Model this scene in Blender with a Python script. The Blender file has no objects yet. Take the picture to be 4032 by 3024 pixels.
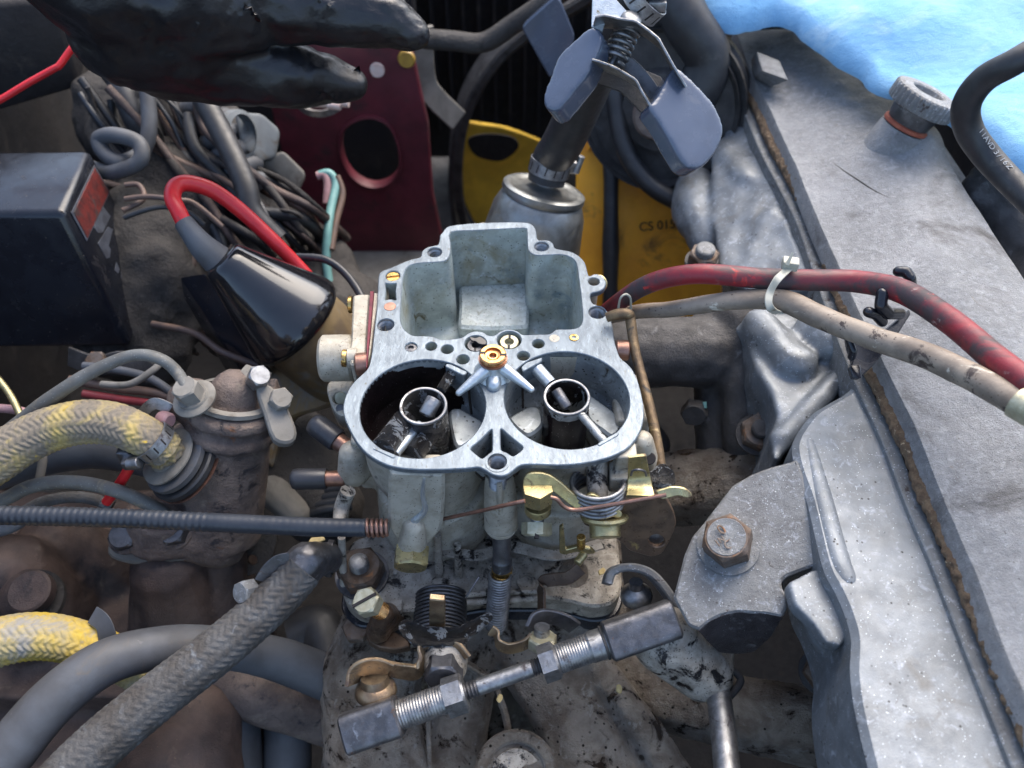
import bpy, bmesh, math, random
from mathutils import Vector, Matrix, noise
from mathutils.geometry import delaunay_2d_cdt
random.seed(7)
SC = bpy.context.scene
COL = SC.collection
V3 = Vector
R = math.radians
# ---------------------------------------------------------------- camera (metres; everything below is authored in cm)
PITCH = R(50); FPX = 3164.0
CAM = V3((0.0, -19.93, 23.75))
cd = bpy.data.cameras.new('camera'); cam = bpy.data.objects.new('camera', cd); COL.objects.link(cam)
cam.location = CAM * .01; cam.rotation_euler = (R(90) - PITCH, 0, 0)
cd.sensor_width = 36; cd.lens = 36 * FPX / 4032; cd.clip_start = .01; cd.clip_end = 60
cd.dof.use_dof = True; cd.dof.focus_distance = .315; cd.dof.aperture_fstop = 10.5
SC.camera = cam
# ---------------------------------------------------------------- daylight
SUN_EL, SUN_AZ = R(52), R(28)          # azimuth clockwise from +y (ahead and to the right)
w = bpy.data.worlds.new('World'); SC.world = w; w.use_nodes = True
nt = w.node_tree
sky = nt.nodes.new('ShaderNodeTexSky'); sky.sky_type = 'NISHITA'; sky.sun_disc = False
sky.sun_elevation = SUN_EL; sky.sun_rotation = SUN_AZ; sky.air_density = 1.0; sky.dust_density = 3.0
bg = nt.nodes['Background']; bg.inputs[1].default_value = .15
nt.links.new(sky.outputs[0], bg.inputs[0])
sl = bpy.data.lights.new('sun', 'SUN'); sl.energy = 1.5; sl.angle = R(60); sl.color = (1, .92, .80)
sun = bpy.data.objects.new('sun', sl); COL.objects.link(sun)
sd = V3((math.sin(SUN_AZ) * math.cos(SUN_EL), math.cos(SUN_AZ) * math.cos(SUN_EL), math.sin(SUN_EL)))
sun.rotation_euler = sd.to_track_quat('Z', 'Y').to_euler(); sun.location = sd * 3
SC.view_settings.view_transform = 'Standard'; SC.view_settings.look = 'None'
SC.view_settings.exposure = 1.4; SC.view_settings.gamma = 1
SC.cycles.max_bounces = 8

# ---------------------------------------------------------------- picture measurements -> points in the place (cm)
ZO = dict(F=(0, 0, 4032/2212), a=(0, 0, 1400/2212), b=(1300, 0, 1400/2212), c=(2632, 0, 1400/2212), d=(0, 950, 1400/2212),
          e=(1300, 850, 1400/2212), f=(2632, 950, 1400/2212), g=(0, 1974, 1400/2212), h=(1250, 1800, 1400/2212),
          i=(2632, 1974, 1400/2212), j=(1250, 1100, 350/726), k=(2000, 0, 900/2133), l=(2300, 1600, 500/1185), m=(240, 600, 400/1207))
UP = V3((0, math.sin(PITCH), math.cos(PITCH))); FW = V3((0, math.cos(PITCH), -math.sin(PITCH)))
def ray(z, x, y):
    ox, oy, s = ZO[z]; X = ox + x*s; Y = oy + y*s
    return V3(((X-2016)/FPX, 0, 0)) + UP*(-(Y-1512)/FPX) + FW
def W(z, x, y, h=0.0): d = ray(z, x, y); return CAM + d*((h-CAM.z)/d.z)          # on the level z = h
def VY(z, x, y, yy): d = ray(z, x, y); return CAM + d*((yy-CAM.y)/d.y)           # on the upright plane y = yy
def D(z, x, y, dd): return CAM + ray(z, x, y)*dd                                   # at a distance ahead
class Pl:
    def __init__(s, p, n): s.p = V3(p); s.n = V3(n).normalized()
    def at(s, z, x, y): d = ray(z, x, y); return CAM + d*((s.p-CAM).dot(s.n)/d.dot(s.n))
def plane3(a, b, c):
    n = (b-a).cross(c-a).normalized()
    if n.dot(CAM-a) < 0: n = -n
    return Pl(a, n)
def Ws(z, pts, h=0.0): return [W(z, p[0], p[1], p[2] if len(p) > 2 else h) for p in pts]
def Ds(z, pts, dd=None): return [D(z, p[0], p[1], p[2] if len(p) > 2 else dd) for p in pts]

# ---------------------------------------------------------------- materials
MT = {}
def hexc(r, g, b): return (r, g, b, 1)
def M(name, c1, c2=None, sc=1.2, metal=0.0, rough=(.45, .6), bump=.25, bsc=14, dirt=None, spk=None, coat=0, bdist=.02, stretch=None, uvpat=None, spec=.5, sheen=0, wear=None):
    m = bpy.data.materials.new(name); m.use_nodes = True; t = m.node_tree; N = t.nodes; L = t.links
    b = N['Principled BSDF']
    tc = N.new('ShaderNodeTexCoord'); mp = N.new('ShaderNodeMapping'); L.new(tc.outputs['Object'], mp.inputs[0])
    st = stretch or (1, 1, 1)
    mp.inputs['Scale'].default_value = (100*st[0], 100*st[1], 100*st[2])
    def nz(scale, det=6, ro=.6, dist=0.0, off=0):
        n = N.new('ShaderNodeTexNoise'); n.inputs['Scale'].default_value = scale; n.inputs['Detail'].default_value = det
        n.inputs['Roughness'].default_value = ro; n.inputs['Distortion'].default_value = dist
        if off:
            a = N.new('ShaderNodeVectorMath'); a.inputs[1].default_value = (off, off*2.3, -off); L.new(mp.outputs[0], a.inputs[0]); L.new(a.outputs[0], n.inputs['Vector'])
        else: L.new(mp.outputs[0], n.inputs['Vector'])
        return n.outputs['Fac']
    def rng(src, a, bb, lo=0., hi=1.):
        r = N.new('ShaderNodeMapRange'); r.interpolation_type = 'SMOOTHSTEP'; L.new(src, r.inputs[0])
        for i, v in enumerate((a, bb, lo, hi)): r.inputs[i+1].default_value = v
        return r.outputs[0]
    def mix(f, A, B):
        x = N.new('ShaderNodeMix'); x.data_type = 'RGBA'; L.new(f, x.inputs[0])
        for k, v in ((6, A), (7, B)):
            if isinstance(v, tuple): x.inputs[k].default_value = v if len(v) == 4 else v + (1,)
            else: L.new(v, x.inputs[k])
        return x.outputs[2]
    def fmix(f, A, B):
        x = N.new('ShaderNodeMix'); x.data_type = 'FLOAT'; L.new(f, x.inputs[0])
        for k, v in ((2, A), (3, B)):
            if isinstance(v, (int, float)): x.inputs[k].default_value = v
            else: L.new(v, x.inputs[k])
        return x.outputs[0]
    base = nz(sc, 8, .62, .3)
    c2 = c2 or tuple(v*.7 for v in c1)
    col = mix(rng(base, .35, .65), c1, c2)
    rg = rng(nz(sc*2.7, 6, .6, 0, 3.1), .3, .7, rough[0], rough[1])
    met = None
    hsrc = nz(bsc, 6, .7, 0, 7.7)
    if dirt:                         # (colour, low, high, scale, rough[, metallic])
        for k, dd in enumerate(dirt if isinstance(dirt, list) else [dirt]):
            f = rng(nz(dd[3], 9, .68, .6, 11.3+k*5), dd[1], dd[2])
            col = mix(f, col, dd[0]); rg = fmix(f, rg, dd[4])
            met = fmix(f, metal if met is None else met, dd[5] if len(dd) > 5 else 0.0)
    if spk:                          # specks: (colour, threshold, scale)
        for k, s_ in enumerate(spk if isinstance(spk, list) else [spk]):
            v = N.new('ShaderNodeTexVoronoi'); v.inputs['Scale'].default_value = s_[2]; v.inputs['Randomness'].default_value = 1
            a = N.new('ShaderNodeVectorMath'); a.inputs[1].default_value = (k*3.3, 1, 2)
            L.new(mp.outputs[0], a.inputs[0]); L.new(a.outputs[0], v.inputs['Vector'])
            f = rng(v.outputs['Distance'], s_[1]*.6, s_[1], 1, 0)
            g = rng(nz(s_[2]*.35, 3, .5, 0, 21+k), .45, .6)
            mm = N.new('ShaderNodeMath'); mm.operation = 'MULTIPLY'; L.new(f, mm.inputs[0]); L.new(g, mm.inputs[1])
            col = mix(mm.outputs[0], col, s_[0])
    L.new(col, b.inputs['Base Color']); L.new(rg, b.inputs['Roughness'])
    if met is None: b.inputs['Metallic'].default_value = metal
    else: L.new(met, b.inputs['Metallic'])
    b.inputs['Coat Weight'].default_value = coat; b.inputs['Coat Roughness'].default_value = .12
    b.inputs['Specular IOR Level'].default_value = spec
    b.inputs['Sheen Weight'].default_value = sheen
    bp = N.new('ShaderNodeBump'); bp.inputs['Strength'].default_value = bump; bp.inputs['Distance'].default_value = bdist*.01
    mm = N.new('ShaderNodeMath'); mm.operation = 'ADD'; L.new(hsrc, mm.inputs[0])
    big = nz(bsc*.22, 5, .6, 0, 15); L.new(big, mm.inputs[1]); L.new(mm.outputs[0], bp.inputs['Height'])
    L.new(bp.outputs[0], b.inputs['Normal'])
    MT[name] = m
    return m
GR = (.022, .019, .018); OIL = (.006, .0045, .005); DUST = (.16, .14, .125)
M('alu_face', (.19, .225, .255), (.13, .155, .18), 2.2, .55, (.34, .5), .5, 24, dirt=[((.10, .09, .06), .62, .74, 1.6, .6), ((.28, .33, .37), .56, .7, 3.5, .5, .6), ((.22, .18, .10), .66, .72, .8, .5, .2)], spk=((.1, .1, .09), .22, 6), stretch=(1.6, .55, 1))
M('alu_cast', (.46, .43, .36), (.33, .30, .24), 1.4, .25, (.4, .6), .5, 26, dirt=[((.13, .10, .05), .56, .7, .9, .5), (GR, .60, .72, 1.3, .45)], spk=((.05, .045, .04), .25, 9), bdist=.03)
M('alu_dark', (.46, .42, .36), (.26, .23, .19), 1.6, .2, (.32, .6), .8, 22, dirt=[(OIL, .52, .62, 1.1, .25), ((.2, .2, .2), .6, .7, 2.2, .5, .4)], spk=((.02, .015, .012), .3, 10), bdist=.05)
M('bowl_grey', (.44, .50, .49), (.30, .34, .33), .9, .25, (.35, .5), .6, 18, dirt=[((.20, .18, .10), .42, .76, .45, .5), ((.12, .19, .24), .52, .74, .5, .4, .3), ((.50, .56, .60), .56, .72, 1.9, .5, .3), ((.09, .075, .03), .60, .70, .9, .5)], spk=((.05, .05, .03), .25, 7), bdist=.05)
M('bowl_pad', (.72, .78, .78), (.5, .55, .53), 2.5, .5, (.25, .4), .9, 14, dirt=((.2, .19, .12), .56, .7, 1.5, .4), bdist=.06)  # base brightened to paint in the sky's reflection off the pad
M('bore_grey', (.32, .35, .36), (.19, .21, .22), .8, .4, (.3, .45), .4, 16, dirt=[((.05, .04, .03), .56, .68, .9, .25), ((.5, .55, .6), .55, .7, 1.8, .4, .4)], spk=((.03, .03, .03), .3, 5))
M('bore_oil', OIL, (.012, .008, .009), 1.5, 0, (.10, .22), .35, 10, spk=((.55, .55, .55), .10, 9), spec=.5)
M('oil_wrinkle', OIL, (.02, .015, .012), 2, .0, (.12, .22), 1.0, 7, dirt=((.36, .38, .40), .56, .575, 1.6, .3, .5), bdist=.6, spec=1.0)  # pale patches paint glints of light on the oily wrinkles
M('booster_grey', (.35, .37, .37), (.22, .23, .23), 1.4, .6, (.3, .45), .5, 20, dirt=[(OIL, .50, .53, .9, .15)], bdist=.05)
M('bright_alu', (.58, .63, .66), (.45, .5, .53), 2, .75, (.28, .4), .4, 18, dirt=((.2, .17, .1), .62, .7, 1.5, .4, .4), bdist=.03)
M('steel', (.33, .335, .34), (.2, .2, .205), 2.5, .85, (.32, .48), .4, 30, dirt=((.06, .05, .05), .55, .68, 1.8, .5, .3))
M('steel_dark', (.15, .15, .16), (.085, .085, .09), 1.6, .75, (.32, .5), .5, 26, dirt=[((.09, .045, .025), .62, .68, 1.6, .7), ((.27, .28, .3), .58, .72, 2.3, .4, .7)], spk=((.35, .35, .36), .12, 12))
M('zinc_yellow', (.52, .44, .22), (.36, .31, .17), 2.0, .85, (.25, .42), .4, 25, dirt=[((.12, .08, .045), .56, .68, 1.2, .45, .4), ((.5, .48, .38), .6, .7, 3, .4, .8)])
M('zinc_pale', (.47, .45, .33), (.36, .33, .22), 3, .55, (.35, .5), .5, 25, dirt=[((.13, .09, .05), .6, .7, 1.5, .5), ((.36, .4, .24), .62, .7, 2.2, .5, .3)])
M('brass', (.72, .48, .16), (.5, .32, .12), 3, .95, (.22, .36), .3, 20, dirt=((.14, .08, .04), .58, .7, 2.5, .5, .4))
M('brass_orange', (.66, .36, .14), (.5, .25, .1), 3, .9, (.2, .35), .3, 20, dirt=((.18, .09, .04), .6, .7, 2.5, .4, .4))
M('copper', (.36, .19, .14), (.22, .13, .10), 2, .75, (.28, .42), .4, 20, dirt=((.14, .07, .05), .56, .7, 1.8, .5, .3))
M('brown_lever', (.15, .095, .06), (.08, .052, .036), 1.4, .35, (.25, .42), .4, 20, dirt=((.3, .22, .1), .62, .7, 1.3, .35, .7), spk=((.5, .45, .35), .09, 12))
M('bronze_rod', (.22, .15, .08), (.11, .075, .045), 1.5, .55, (.35, .5), .7, 24, dirt=[((.42, .33, .18), .6, .7, 1.2, .4, .7), (GR, .58, .68, 1.1, .5)], bdist=.03)
M('head_alu', (.20, .22, .24), (.145, .158, .17), .7, .35, (.4, .55), .5, 16, dirt=[((.33, .36, .40), .53, .74, 2.6, .55, .15), ((.13, .13, .125), .56, .72, .38, .5, .2), ((.10, .10, .10), .62, .7, .5, .5, .2)], spk=[((.03, .03, .03), .16, 3.2), ((.6, .66, .72), .18, 9)], bdist=.03)
M('cover_alu', (.295, .30, .31), (.22, .225, .232), .30, .4, (.4, .55), 1.0, 16, dirt=[((.36, .37, .385), .42, .78, 3.2, .6, .15), ((.46, .47, .49), .58, .80, .5, .6, .1), ((.085, .08, .078), .52, .72, .24, .55, .1), ((.115, .11, .10), .62, .78, .9, .5, .2), ((.17, .125, .075), .66, .74, .5, .7)], spk=[((.55, .58, .62), .15, 9), ((.12, .12, .12), .16, 5)], bdist=.10)
M('bracket_alu', (.23, .235, .235), (.165, .165, .165), 1.0, .3, (.45, .6), .9, 24, dirt=[((.34, .355, .375), .52, .68, 3.5, .6, .1), ((.05, .035, .03), .6, .66, .8, .4)], spk=[((.6, .62, .65), .22, 9), ((.05, .05, .05), .16, 6)], bdist=.05)
M('rust_steel', (.17, .14, .12), (.11, .07, .045), 1.5, .5, (.5, .7), .6, 20, dirt=[((.26, .12, .05), .56, .66, 1.6, .85), ((.30, .27, .24), .6, .7, 2, .6)], bdist=.04)
M('cork', (.22, .15, .09), (.12, .075, .045), 3, 0, (.75, .9), 1.2, 12, dirt=((.5, .4, .27), .6, .68, 4, .9), bdist=.1)
M('manifold', (.48, .43, .375), (.27, .225, .185), .9, .45, (.32, .46), 1.8, 13, dirt=[((.045, .03, .022), .53, .64, .7, .25, .2), ((.62, .60, .57), .56, .70, 1.1, .32, .85)], spk=((.012, .009, .007), .24, 3.4), bdist=.13)
M('dark_iron', (.07, .067, .067), (.038, .036, .036), .8, .2, (.5, .7), .7, 12, dirt=((.12, .12, .125), .58, .7, 1, .5, .3), bdist=.06)
M('brown_iron', (.235, .18, .15), (.12, .092, .082), .7, .1, (.55, .75), .9, 9, dirt=[((.25, .205, .165), .55, .68, .8, .85), ((.032, .028, .032), .54, .66, .9, .55), ((.20, .09, .045), .62, .70, 1.3, .8)], spk=((.3, .22, .15), .12, 5), bdist=.12)
M('black_grime', (.007, .006, .0065), (.012, .010, .010), .7, 0, (.6, .8), .8, 6, dirt=((.028, .022, .018), .58, .7, .6, .8), bdist=.15)
M('bay_paint', (.016, .015, .017), (.027, .023, .022), .2, 0, (.6, .8), .6, 3, dirt=((.075, .062, .052), .55, .7, .35, .9), bdist=.1)
M('rubber', (.020, .021, .024), (.032, .033, .036), 1, 0, (.38, .55), .3, 20, dirt=((.07, .068, .066), .58, .75, 1.1, .7), spec=.5)
M('rubber_cap', (.022, .024, .03), (.035, .036, .042), 1, 0, (.28, .42), .25, 14, dirt=((.08, .07, .06), .62, .72, 1.5, .6))
M('rubber_grey', (.085, .092, .105), (.06, .062, .068), .45, 0, (.5, .65), .3, 18, dirt=[((.11, .095, .08), .56, .72, .5, .75), ((.2, .2, .21), .66, .72, 1.5, .7)])
M('hose_grey', (.14, .145, .14), (.10, .098, .09), .8, 0, (.5, .65), .5, 16, dirt=((.22, .19, .14), .56, .7, 1.6, .8), spk=((.35, .35, .34), .2, 10))
M('cable_black', (.020, .024, .032), (.03, .034, .042), .8, 0, (.3, .42), .3, 14, dirt=((.06, .06, .065), .6, .72, 1.4, .55))
M('red_wire', (.62, .02, .025), (.5, .012, .02), .8, 0, (.28, .42), .15, 12, dirt=((.25, .03, .035), .62, .75, 1.2, .6))
M('red_cable', (.24, .016, .026), (.12, .016, .024), .9, 0, (.4, .55), .5, 10, dirt=[((.05, .034, .038), .44, .60, .5, .6), ((.50, .03, .025), .60, .67, .9, .5), ((.28, .22, .2), .62, .72, 1.8, .8)], stretch=(.6, 1, 1))
M('beige_hose', (.30, .245, .19), (.17, .135, .105), .8, 0, (.45, .6), .7, 12, dirt=[((.045, .03, .025), .575, .62, .9, .5), ((.52, .48, .40), .62, .68, 1.2, .6)], spk=((.05, .03, .02), .2, 6), stretch=(.6, 1, 1))
M('braid_yellow', (.46, .35, .12), (.27, .23, .16), .7, 0, (.75, .9), .8, 16, dirt=[((.21, .18, .14), .42, .56, .4, .95), ((.55, .37, .03), .62, .70, .7, .8)], bdist=.05)
M('braid_gold', (.62, .43, .05), (.40, .34, .20), .5, 0, (.75, .9), .8, 16, dirt=((.33, .31, .27), .50, .62, .35, .95), bdist=.05)
M('braid_grey', (.10, .10, .10), (.065, .058, .052), .8, 0, (.55, .75), 1.0, 12, dirt=((.17, .18, .19), .56, .68, 1.2, .6), bdist=.07)
M('black_plastic', (.010, .011, .016), (.016, .018, .024), .6, 0, (.14, .28), .2, 6, dirt=((.055, .05, .05), .58, .74, .5, .7), spk=((.3, .25, .2), .08, 4))
M('black_gloss', (.008, .008, .010), (.012, .012, .014), 1, 0, (.10, .16), .08, 6, coat=.5, dirt=((.05, .042, .036), .68, .82, .6, .5))
M('vinyl_grey', (.075, .095, .14), (.06, .075, .11), .5, 0, (.18, .3), .12, 6, coat=.6, dirt=((.11, .12, .15), .58, .74, .6, .4))
M('glove', (.008, .008, .010), (.013, .013, .016), .5, 0, (.30, .42), .35, 1.6, coat=.1, bdist=.15)
M('red_print', (.16, .022, .018), (.07, .018, .018), 2, 0, (.4, .6), .3, 14, dirt=((.05, .035, .035), .5, .62, .9, .6))
M('grey_print', (.085, .095, .12), (.05, .055, .07), 1.5, 0, (.5, .7), .3, 14, dirt=((.03, .03, .04), .60, .68, 1.1, .6))
M('white_print', (.34, .36, .38), (.26, .28, .3), 3, 0, (.5, .7), .2, 14)
M('dark_print', (.012, .008, .008), None, 3, 0, (.6, .7), .2, 14)
M('maroon', (.13, .018, .03), (.08, .012, .02), .35, 0, (.38, .55), .3, 8, dirt=((.035, .018, .018), .52, .7, .3, .7))
M('yellow_paint', (.80, .50, .05), (.60, .37, .04), .4, 0, (.5, .65), .3, 6, dirt=((.05, .035, .01), .60, .72, .22, .7))
M('orange_paint', (.95, .42, .02), (.8, .33, .015), .4, 0, (.5, .65), .3, 6, dirt=((.12, .06, .02), .56, .74, .3, .7))
M('towel', (.19, .42, .68), (.26, .50, .74), .35, 0, (.85, .95), .55, 15, dirt=((.42, .62, .78), .5, .75, .3, .95), stretch=(.7, 1.3, 1), bdist=.14, spk=((.08, .25, .55), .05, 1.2))
M('white_plastic', (.46, .45, .38), (.36, .35, .28), 2, 0, (.4, .5), .2, 14, dirt=((.2, .17, .12), .62, .7, 2, .6))
M('grey_plastic', (.15, .165, .175), (.10, .11, .115), .4, 0, (.5, .65), .3, 10, dirt=((.09, .08, .068), .5, .66, .5, .8))
M('grey_dust', (.055, .05, .046), (.03, .027, .026), .3, 0, (.6, .8), .9, 5, dirt=[((.11, .10, .088), .56, .72, .5, .9), ((.015, .013, .012), .55, .66, .7, .7)], bdist=.15)
M('dust_light', (.24, .225, .20), (.16, .15, .13), .5, 0, (.7, .85), .5, 8, dirt=((.10, .085, .07), .52, .7, .6, .9))
M('mustard', (.25, .18, .09), (.15, .11, .07), .5, .3, (.45, .6), .4, 12, dirt=((.20, .18, .15), .5, .66, .7, .75))
M('gasket_red', (.17, .02, .035), (.10, .015, .025), 3, 0, (.6, .7), .5, 18)
M('orange_seal', (.36, .10, .05), (.25, .06, .035), 3, 0, (.6, .7), .4, 18)
M('teal_wire', (.16, .34, .32), (.13, .28, .27), 2, 0, (.4, .5), .1, 12)
M('pink_wire', (.42, .24, .25), (.35, .2, .2), 2, 0, (.4, .5), .1, 12)
M('brown_wire', (.14, .085, .06), (.09, .06, .05), 1, 0, (.5, .6), .1, 12)
M('pale_skin_reflector', (.75, .62, .55), (.7, .5, .42), 2, 0, (.3, .4), .1, 12)
M('can_metal', (.30, .31, .30), (.2, .2, .19), .8, .8, (.3, .45), .3, 14, dirt=((.16, .14, .10), .58, .7, .9, .5, .3))
M('bronze', (.36, .27, .17), (.20, .14, .09), 1.5, .8, (.3, .45), .4, 22, dirt=[((.09, .06, .045), .55, .66, 1.4, .45), ((.5, .42, .26), .62, .7, 2, .35, .9)])
M('red_dull', (.28, .035, .04), (.18, .025, .03), .8, 0, (.45, .6), .2, 12, dirt=((.12, .08, .07), .52, .7, 1.0, .7))
M('flange_dark', (.05, .045, .048), (.03, .026, .028), 1.0, .2, (.25, .45), .7, 16, dirt=((.15, .14, .14), .56, .68, 1.4, .5, .3), spk=((.5, .5, .5), .12, 8), bdist=.05)
M('block_iron', (.115, .08, .068), (.065, .048, .045), .5, .25, (.45, .65), .7, 14, dirt=[((.19, .15, .12), .60, .74, .7, .8), ((.03, .025, .028), .54, .70, .5, .5, .2)], spk=((.3, .22, .15), .1, 6), bdist=.06)
M('straw', (.62, .48, .22), (.5, .36, .15), 4, 0, (.7, .8), .3, 14)
M('amber', (.45, .28, .05), (.35, .2, .04), 2, 0, (.3, .4), .1, 12)

# ---------------------------------------------------------------- builders
def tag(o, label=None, cat=None, group=None, kind=None):
    if label: o['label'] = label
    if cat: o['category'] = cat
    if group: o['group'] = group
    if kind: o['kind'] = kind
    return o
def thing(name, label, cat, loc, group=None):
    o = bpy.data.objects.new(name, None); COL.objects.link(o); o.empty_display_size = .01
    o.location = V3(loc)*.01
    return tag(o, label, cat, group)
def worldloc(p):
    v = V3((0, 0, 0))
    while p is not None: v = v + p.location; p = p.parent
    return v
def mk(name, verts, faces, mat, parent=None, smooth=38, label=None, cat=None, group=None, kind=None, fix=True, uvs=None, mats=None):
    me = bpy.data.meshes.new(name)
    vs = [V3(v)*.01 for v in verts]
    if parent is not None: org = worldloc(parent)
    else:
        n = len(vs); org = V3((sum(v.x for v in vs)/n, sum(v.y for v in vs)/n, min(v.z for v in vs)))
    me.from_pydata([v-org for v in vs], [], faces)
    if fix:
        bm = bmesh.new(); bm.from_mesh(me); bmesh.ops.remove_doubles(bm, verts=bm.verts, dist=2e-6)
        bmesh.ops.recalc_face_normals(bm, faces=bm.faces); bm.to_mesh(me); bm.free()
    me.validate(); me.update()
    me.shade_smooth()
    if smooth < 180: me.set_sharp_from_angle(angle=R(smooth))
    me.materials.append(MT[mat])
    o = bpy.data.objects.new(name, me); COL.objects.link(o)
    if parent is not None: o.parent = parent
    else: o.location = org
    if uvs is not None and not fix:
        pass
    return tag(o, label, cat, group, kind)
def cr(pts, n=6, closed=True):
    out = []; N_ = len(pts)
    rg = range(N_) if closed else range(N_-1)
    for i in rg:
        g = (lambda k: pts[k % N_]) if closed else (lambda k: pts[max(0, min(N_-1, k))])
        p0, p1, p2, p3 = g(i-1), g(i), g(i+1), g(i+2)
        for k in range(n):
            t = k/n
            out.append(.5*((2*p1) + (p2-p0)*t + (2*p0-5*p1+4*p2-p3)*t*t + (3*p1-p0-3*p2+p3)*t**3))
    if not closed: out.append(pts[-1].copy())
    return out
def rnd(pts, r=.15, n=3):
    """round every corner of a closed outline by cutting back r cm"""
    out = []; N_ = len(pts)
    for i in range(N_):
        p, a, b = pts[i], pts[i-1], pts[(i+1) % N_]
        da, db = (a-p), (b-p); la, lb = da.length, db.length
        ra, rb = min(r, la*.45), min(r, lb*.45)
        A = p + da*(ra/la); B = p + db*(rb/lb)
        for k in range(n+1):
            t = k/n; out.append(A*(1-t)**2 + p*2*t*(1-t) + B*t*t)
    return out
def inpoly(p, poly):
    c = False; j = len(poly)-1
    for i in range(len(poly)):
        if (poly[i].y > p.y) != (poly[j].y > p.y) and p.x < (poly[j].x-poly[i].x)*(p.y-poly[i].y)/(poly[j].y-poly[i].y)+poly[i].x: c = not c
        j = i
    return c
def basis(n):
    n = V3(n).normalized()
    u = V3((1, 0, 0)) if abs(n.x) < .8 else V3((0, 1, 0))
    u = (u - n*u.dot(n)).normalized(); return u, n.cross(u), n
def inset2(poly, b):
    N_ = len(poly); area = sum(poly[i-1].x*poly[i].y-poly[i].x*poly[i-1].y for i in range(N_)); s = 1 if area > 0 else -1
    out = []
    for i in range(N_):
        a, p, c = poly[i-1], poly[i], poly[(i+1) % N_]
        e1 = (p-a); e2 = (c-p)
        if e1.length < 1e-9 or e2.length < 1e-9: out.append(p.copy()); continue
        e1.normalize(); e2.normalize()
        n1 = Vector((-e1.y, e1.x)); n2 = Vector((-e2.y, e2.x)); nn = n1+n2
        if nn.length < 1e-6: nn = n1
        nn.normalize(); out.append(p + nn*(s*b/max(.5, nn.dot(n1))))
    return out
def fill2(outer, holes):
    vs = []; es = []
    for lp in [outer]+holes:
        k = len(vs); vs += [Vector((p.x, p.y)) for p in lp]; es += [(k+i, k+(i+1) % len(lp)) for i in range(len(lp))]
    r = delaunay_2d_cdt(vs, es, [], 0, 1e-7)
    V_, F_ = r[0], r[2]; keep = []
    for f in F_:
        c = (V_[f[0]]+V_[f[1]]+V_[f[2]])/3
        if inpoly(c, outer) and not any(inpoly(c, h) for h in holes): keep.append(tuple(f))
    return V_, keep
def plate_geo(outer, holes, n, t, bev=.03, bottom=True):
    u, v, n = basis(n); o = outer[0]
    T = lambda p: Vector(((p-o).dot(u), (p-o).dot(v)))
    B = lambda q, h: o + u*q.x + v*q.y + n*h
    O = [T(p) for p in outer]; H = [[T(p) for p in h] for h in holes]
    verts = []; faces = []
    def cap(Oi, Hi, h):
        V_, F_ = fill2(Oi, Hi); k = len(verts)
        verts.extend(B(q, h) for q in V_); faces.extend(tuple(k+i for i in f) for f in F_)
    Oi = inset2(O, bev); Hi = [inset2(h, -bev) for h in H]
    cap(Oi, Hi, 0)
    if bottom: cap(O, H, -t)
    for a, b in [(O, Oi)] + list(zip(H, Hi)):
        N_ = len(a); k = len(verts)
        verts.extend(B(q, 0) for q in b); verts.extend(B(q, -bev) for q in a); verts.extend(B(q, -t) for q in a)
        for r_ in (0, 1):
            for i in range(N_):
                j = (i+1) % N_; faces.append((k+r_*N_+i, k+r_*N_+j, k+(r_+1)*N_+j, k+(r_+1)*N_+i))
    return verts, faces
def plate(name, outer, mat, parent=None, holes=(), n=(0, 0, 1), t=.3, bev=.03, smooth=38, **kw):
    vs, fs = plate_geo(outer, list(holes), n, t, bev)
    return mk(name, vs, fs, mat, parent, smooth, **kw)
def loft(name, rings, mat, parent=None, cap0=False, cap1=False, smooth=38, **kw):
    vs = []; fs = []; N_ = len(rings[0])
    for r_ in rings: vs += r_
    for a in range(len(rings)-1):
        for i in range(N_):
            j = (i+1) % N_; fs.append((a*N_+i, a*N_+j, (a+1)*N_+j, (a+1)*N_+i))
    def cap(ring):
        k = len(vs); n = V3((0, 0, 0))
        for i in range(1, len(ring)-1): n += (ring[i]-ring[0]).cross(ring[i+1]-ring[0])
        u, v, n = basis(n); o = ring[0]
        O = [Vector(((p-o).dot(u), (p-o).dot(v))) for p in ring]
        V_, F_ = fill2(O, []); hs = (sum((p-o).dot(n) for p in ring)/len(ring))
        vs.extend(o+u*q.x+v*q.y + n*hs*0 for q in V_); fs.extend(tuple(k+i for i in f) for f in F_)
    if cap0: cap(rings[0])
    if cap1: cap(rings[-1])
    return mk(name, vs, fs, mat, parent, smooth, **kw)
def frame_along(P):
    T = []
    for i in range(len(P)):
        d = P[min(i+1, len(P)-1)] - P[max(i-1, 0)]; T.append(d.normalized())
    u = basis(T[0])[0]; U = []
    for t in T:
        u = (u - t*u.dot(t)); u.normalize(); U.append(u.copy())
    return T, U
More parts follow.
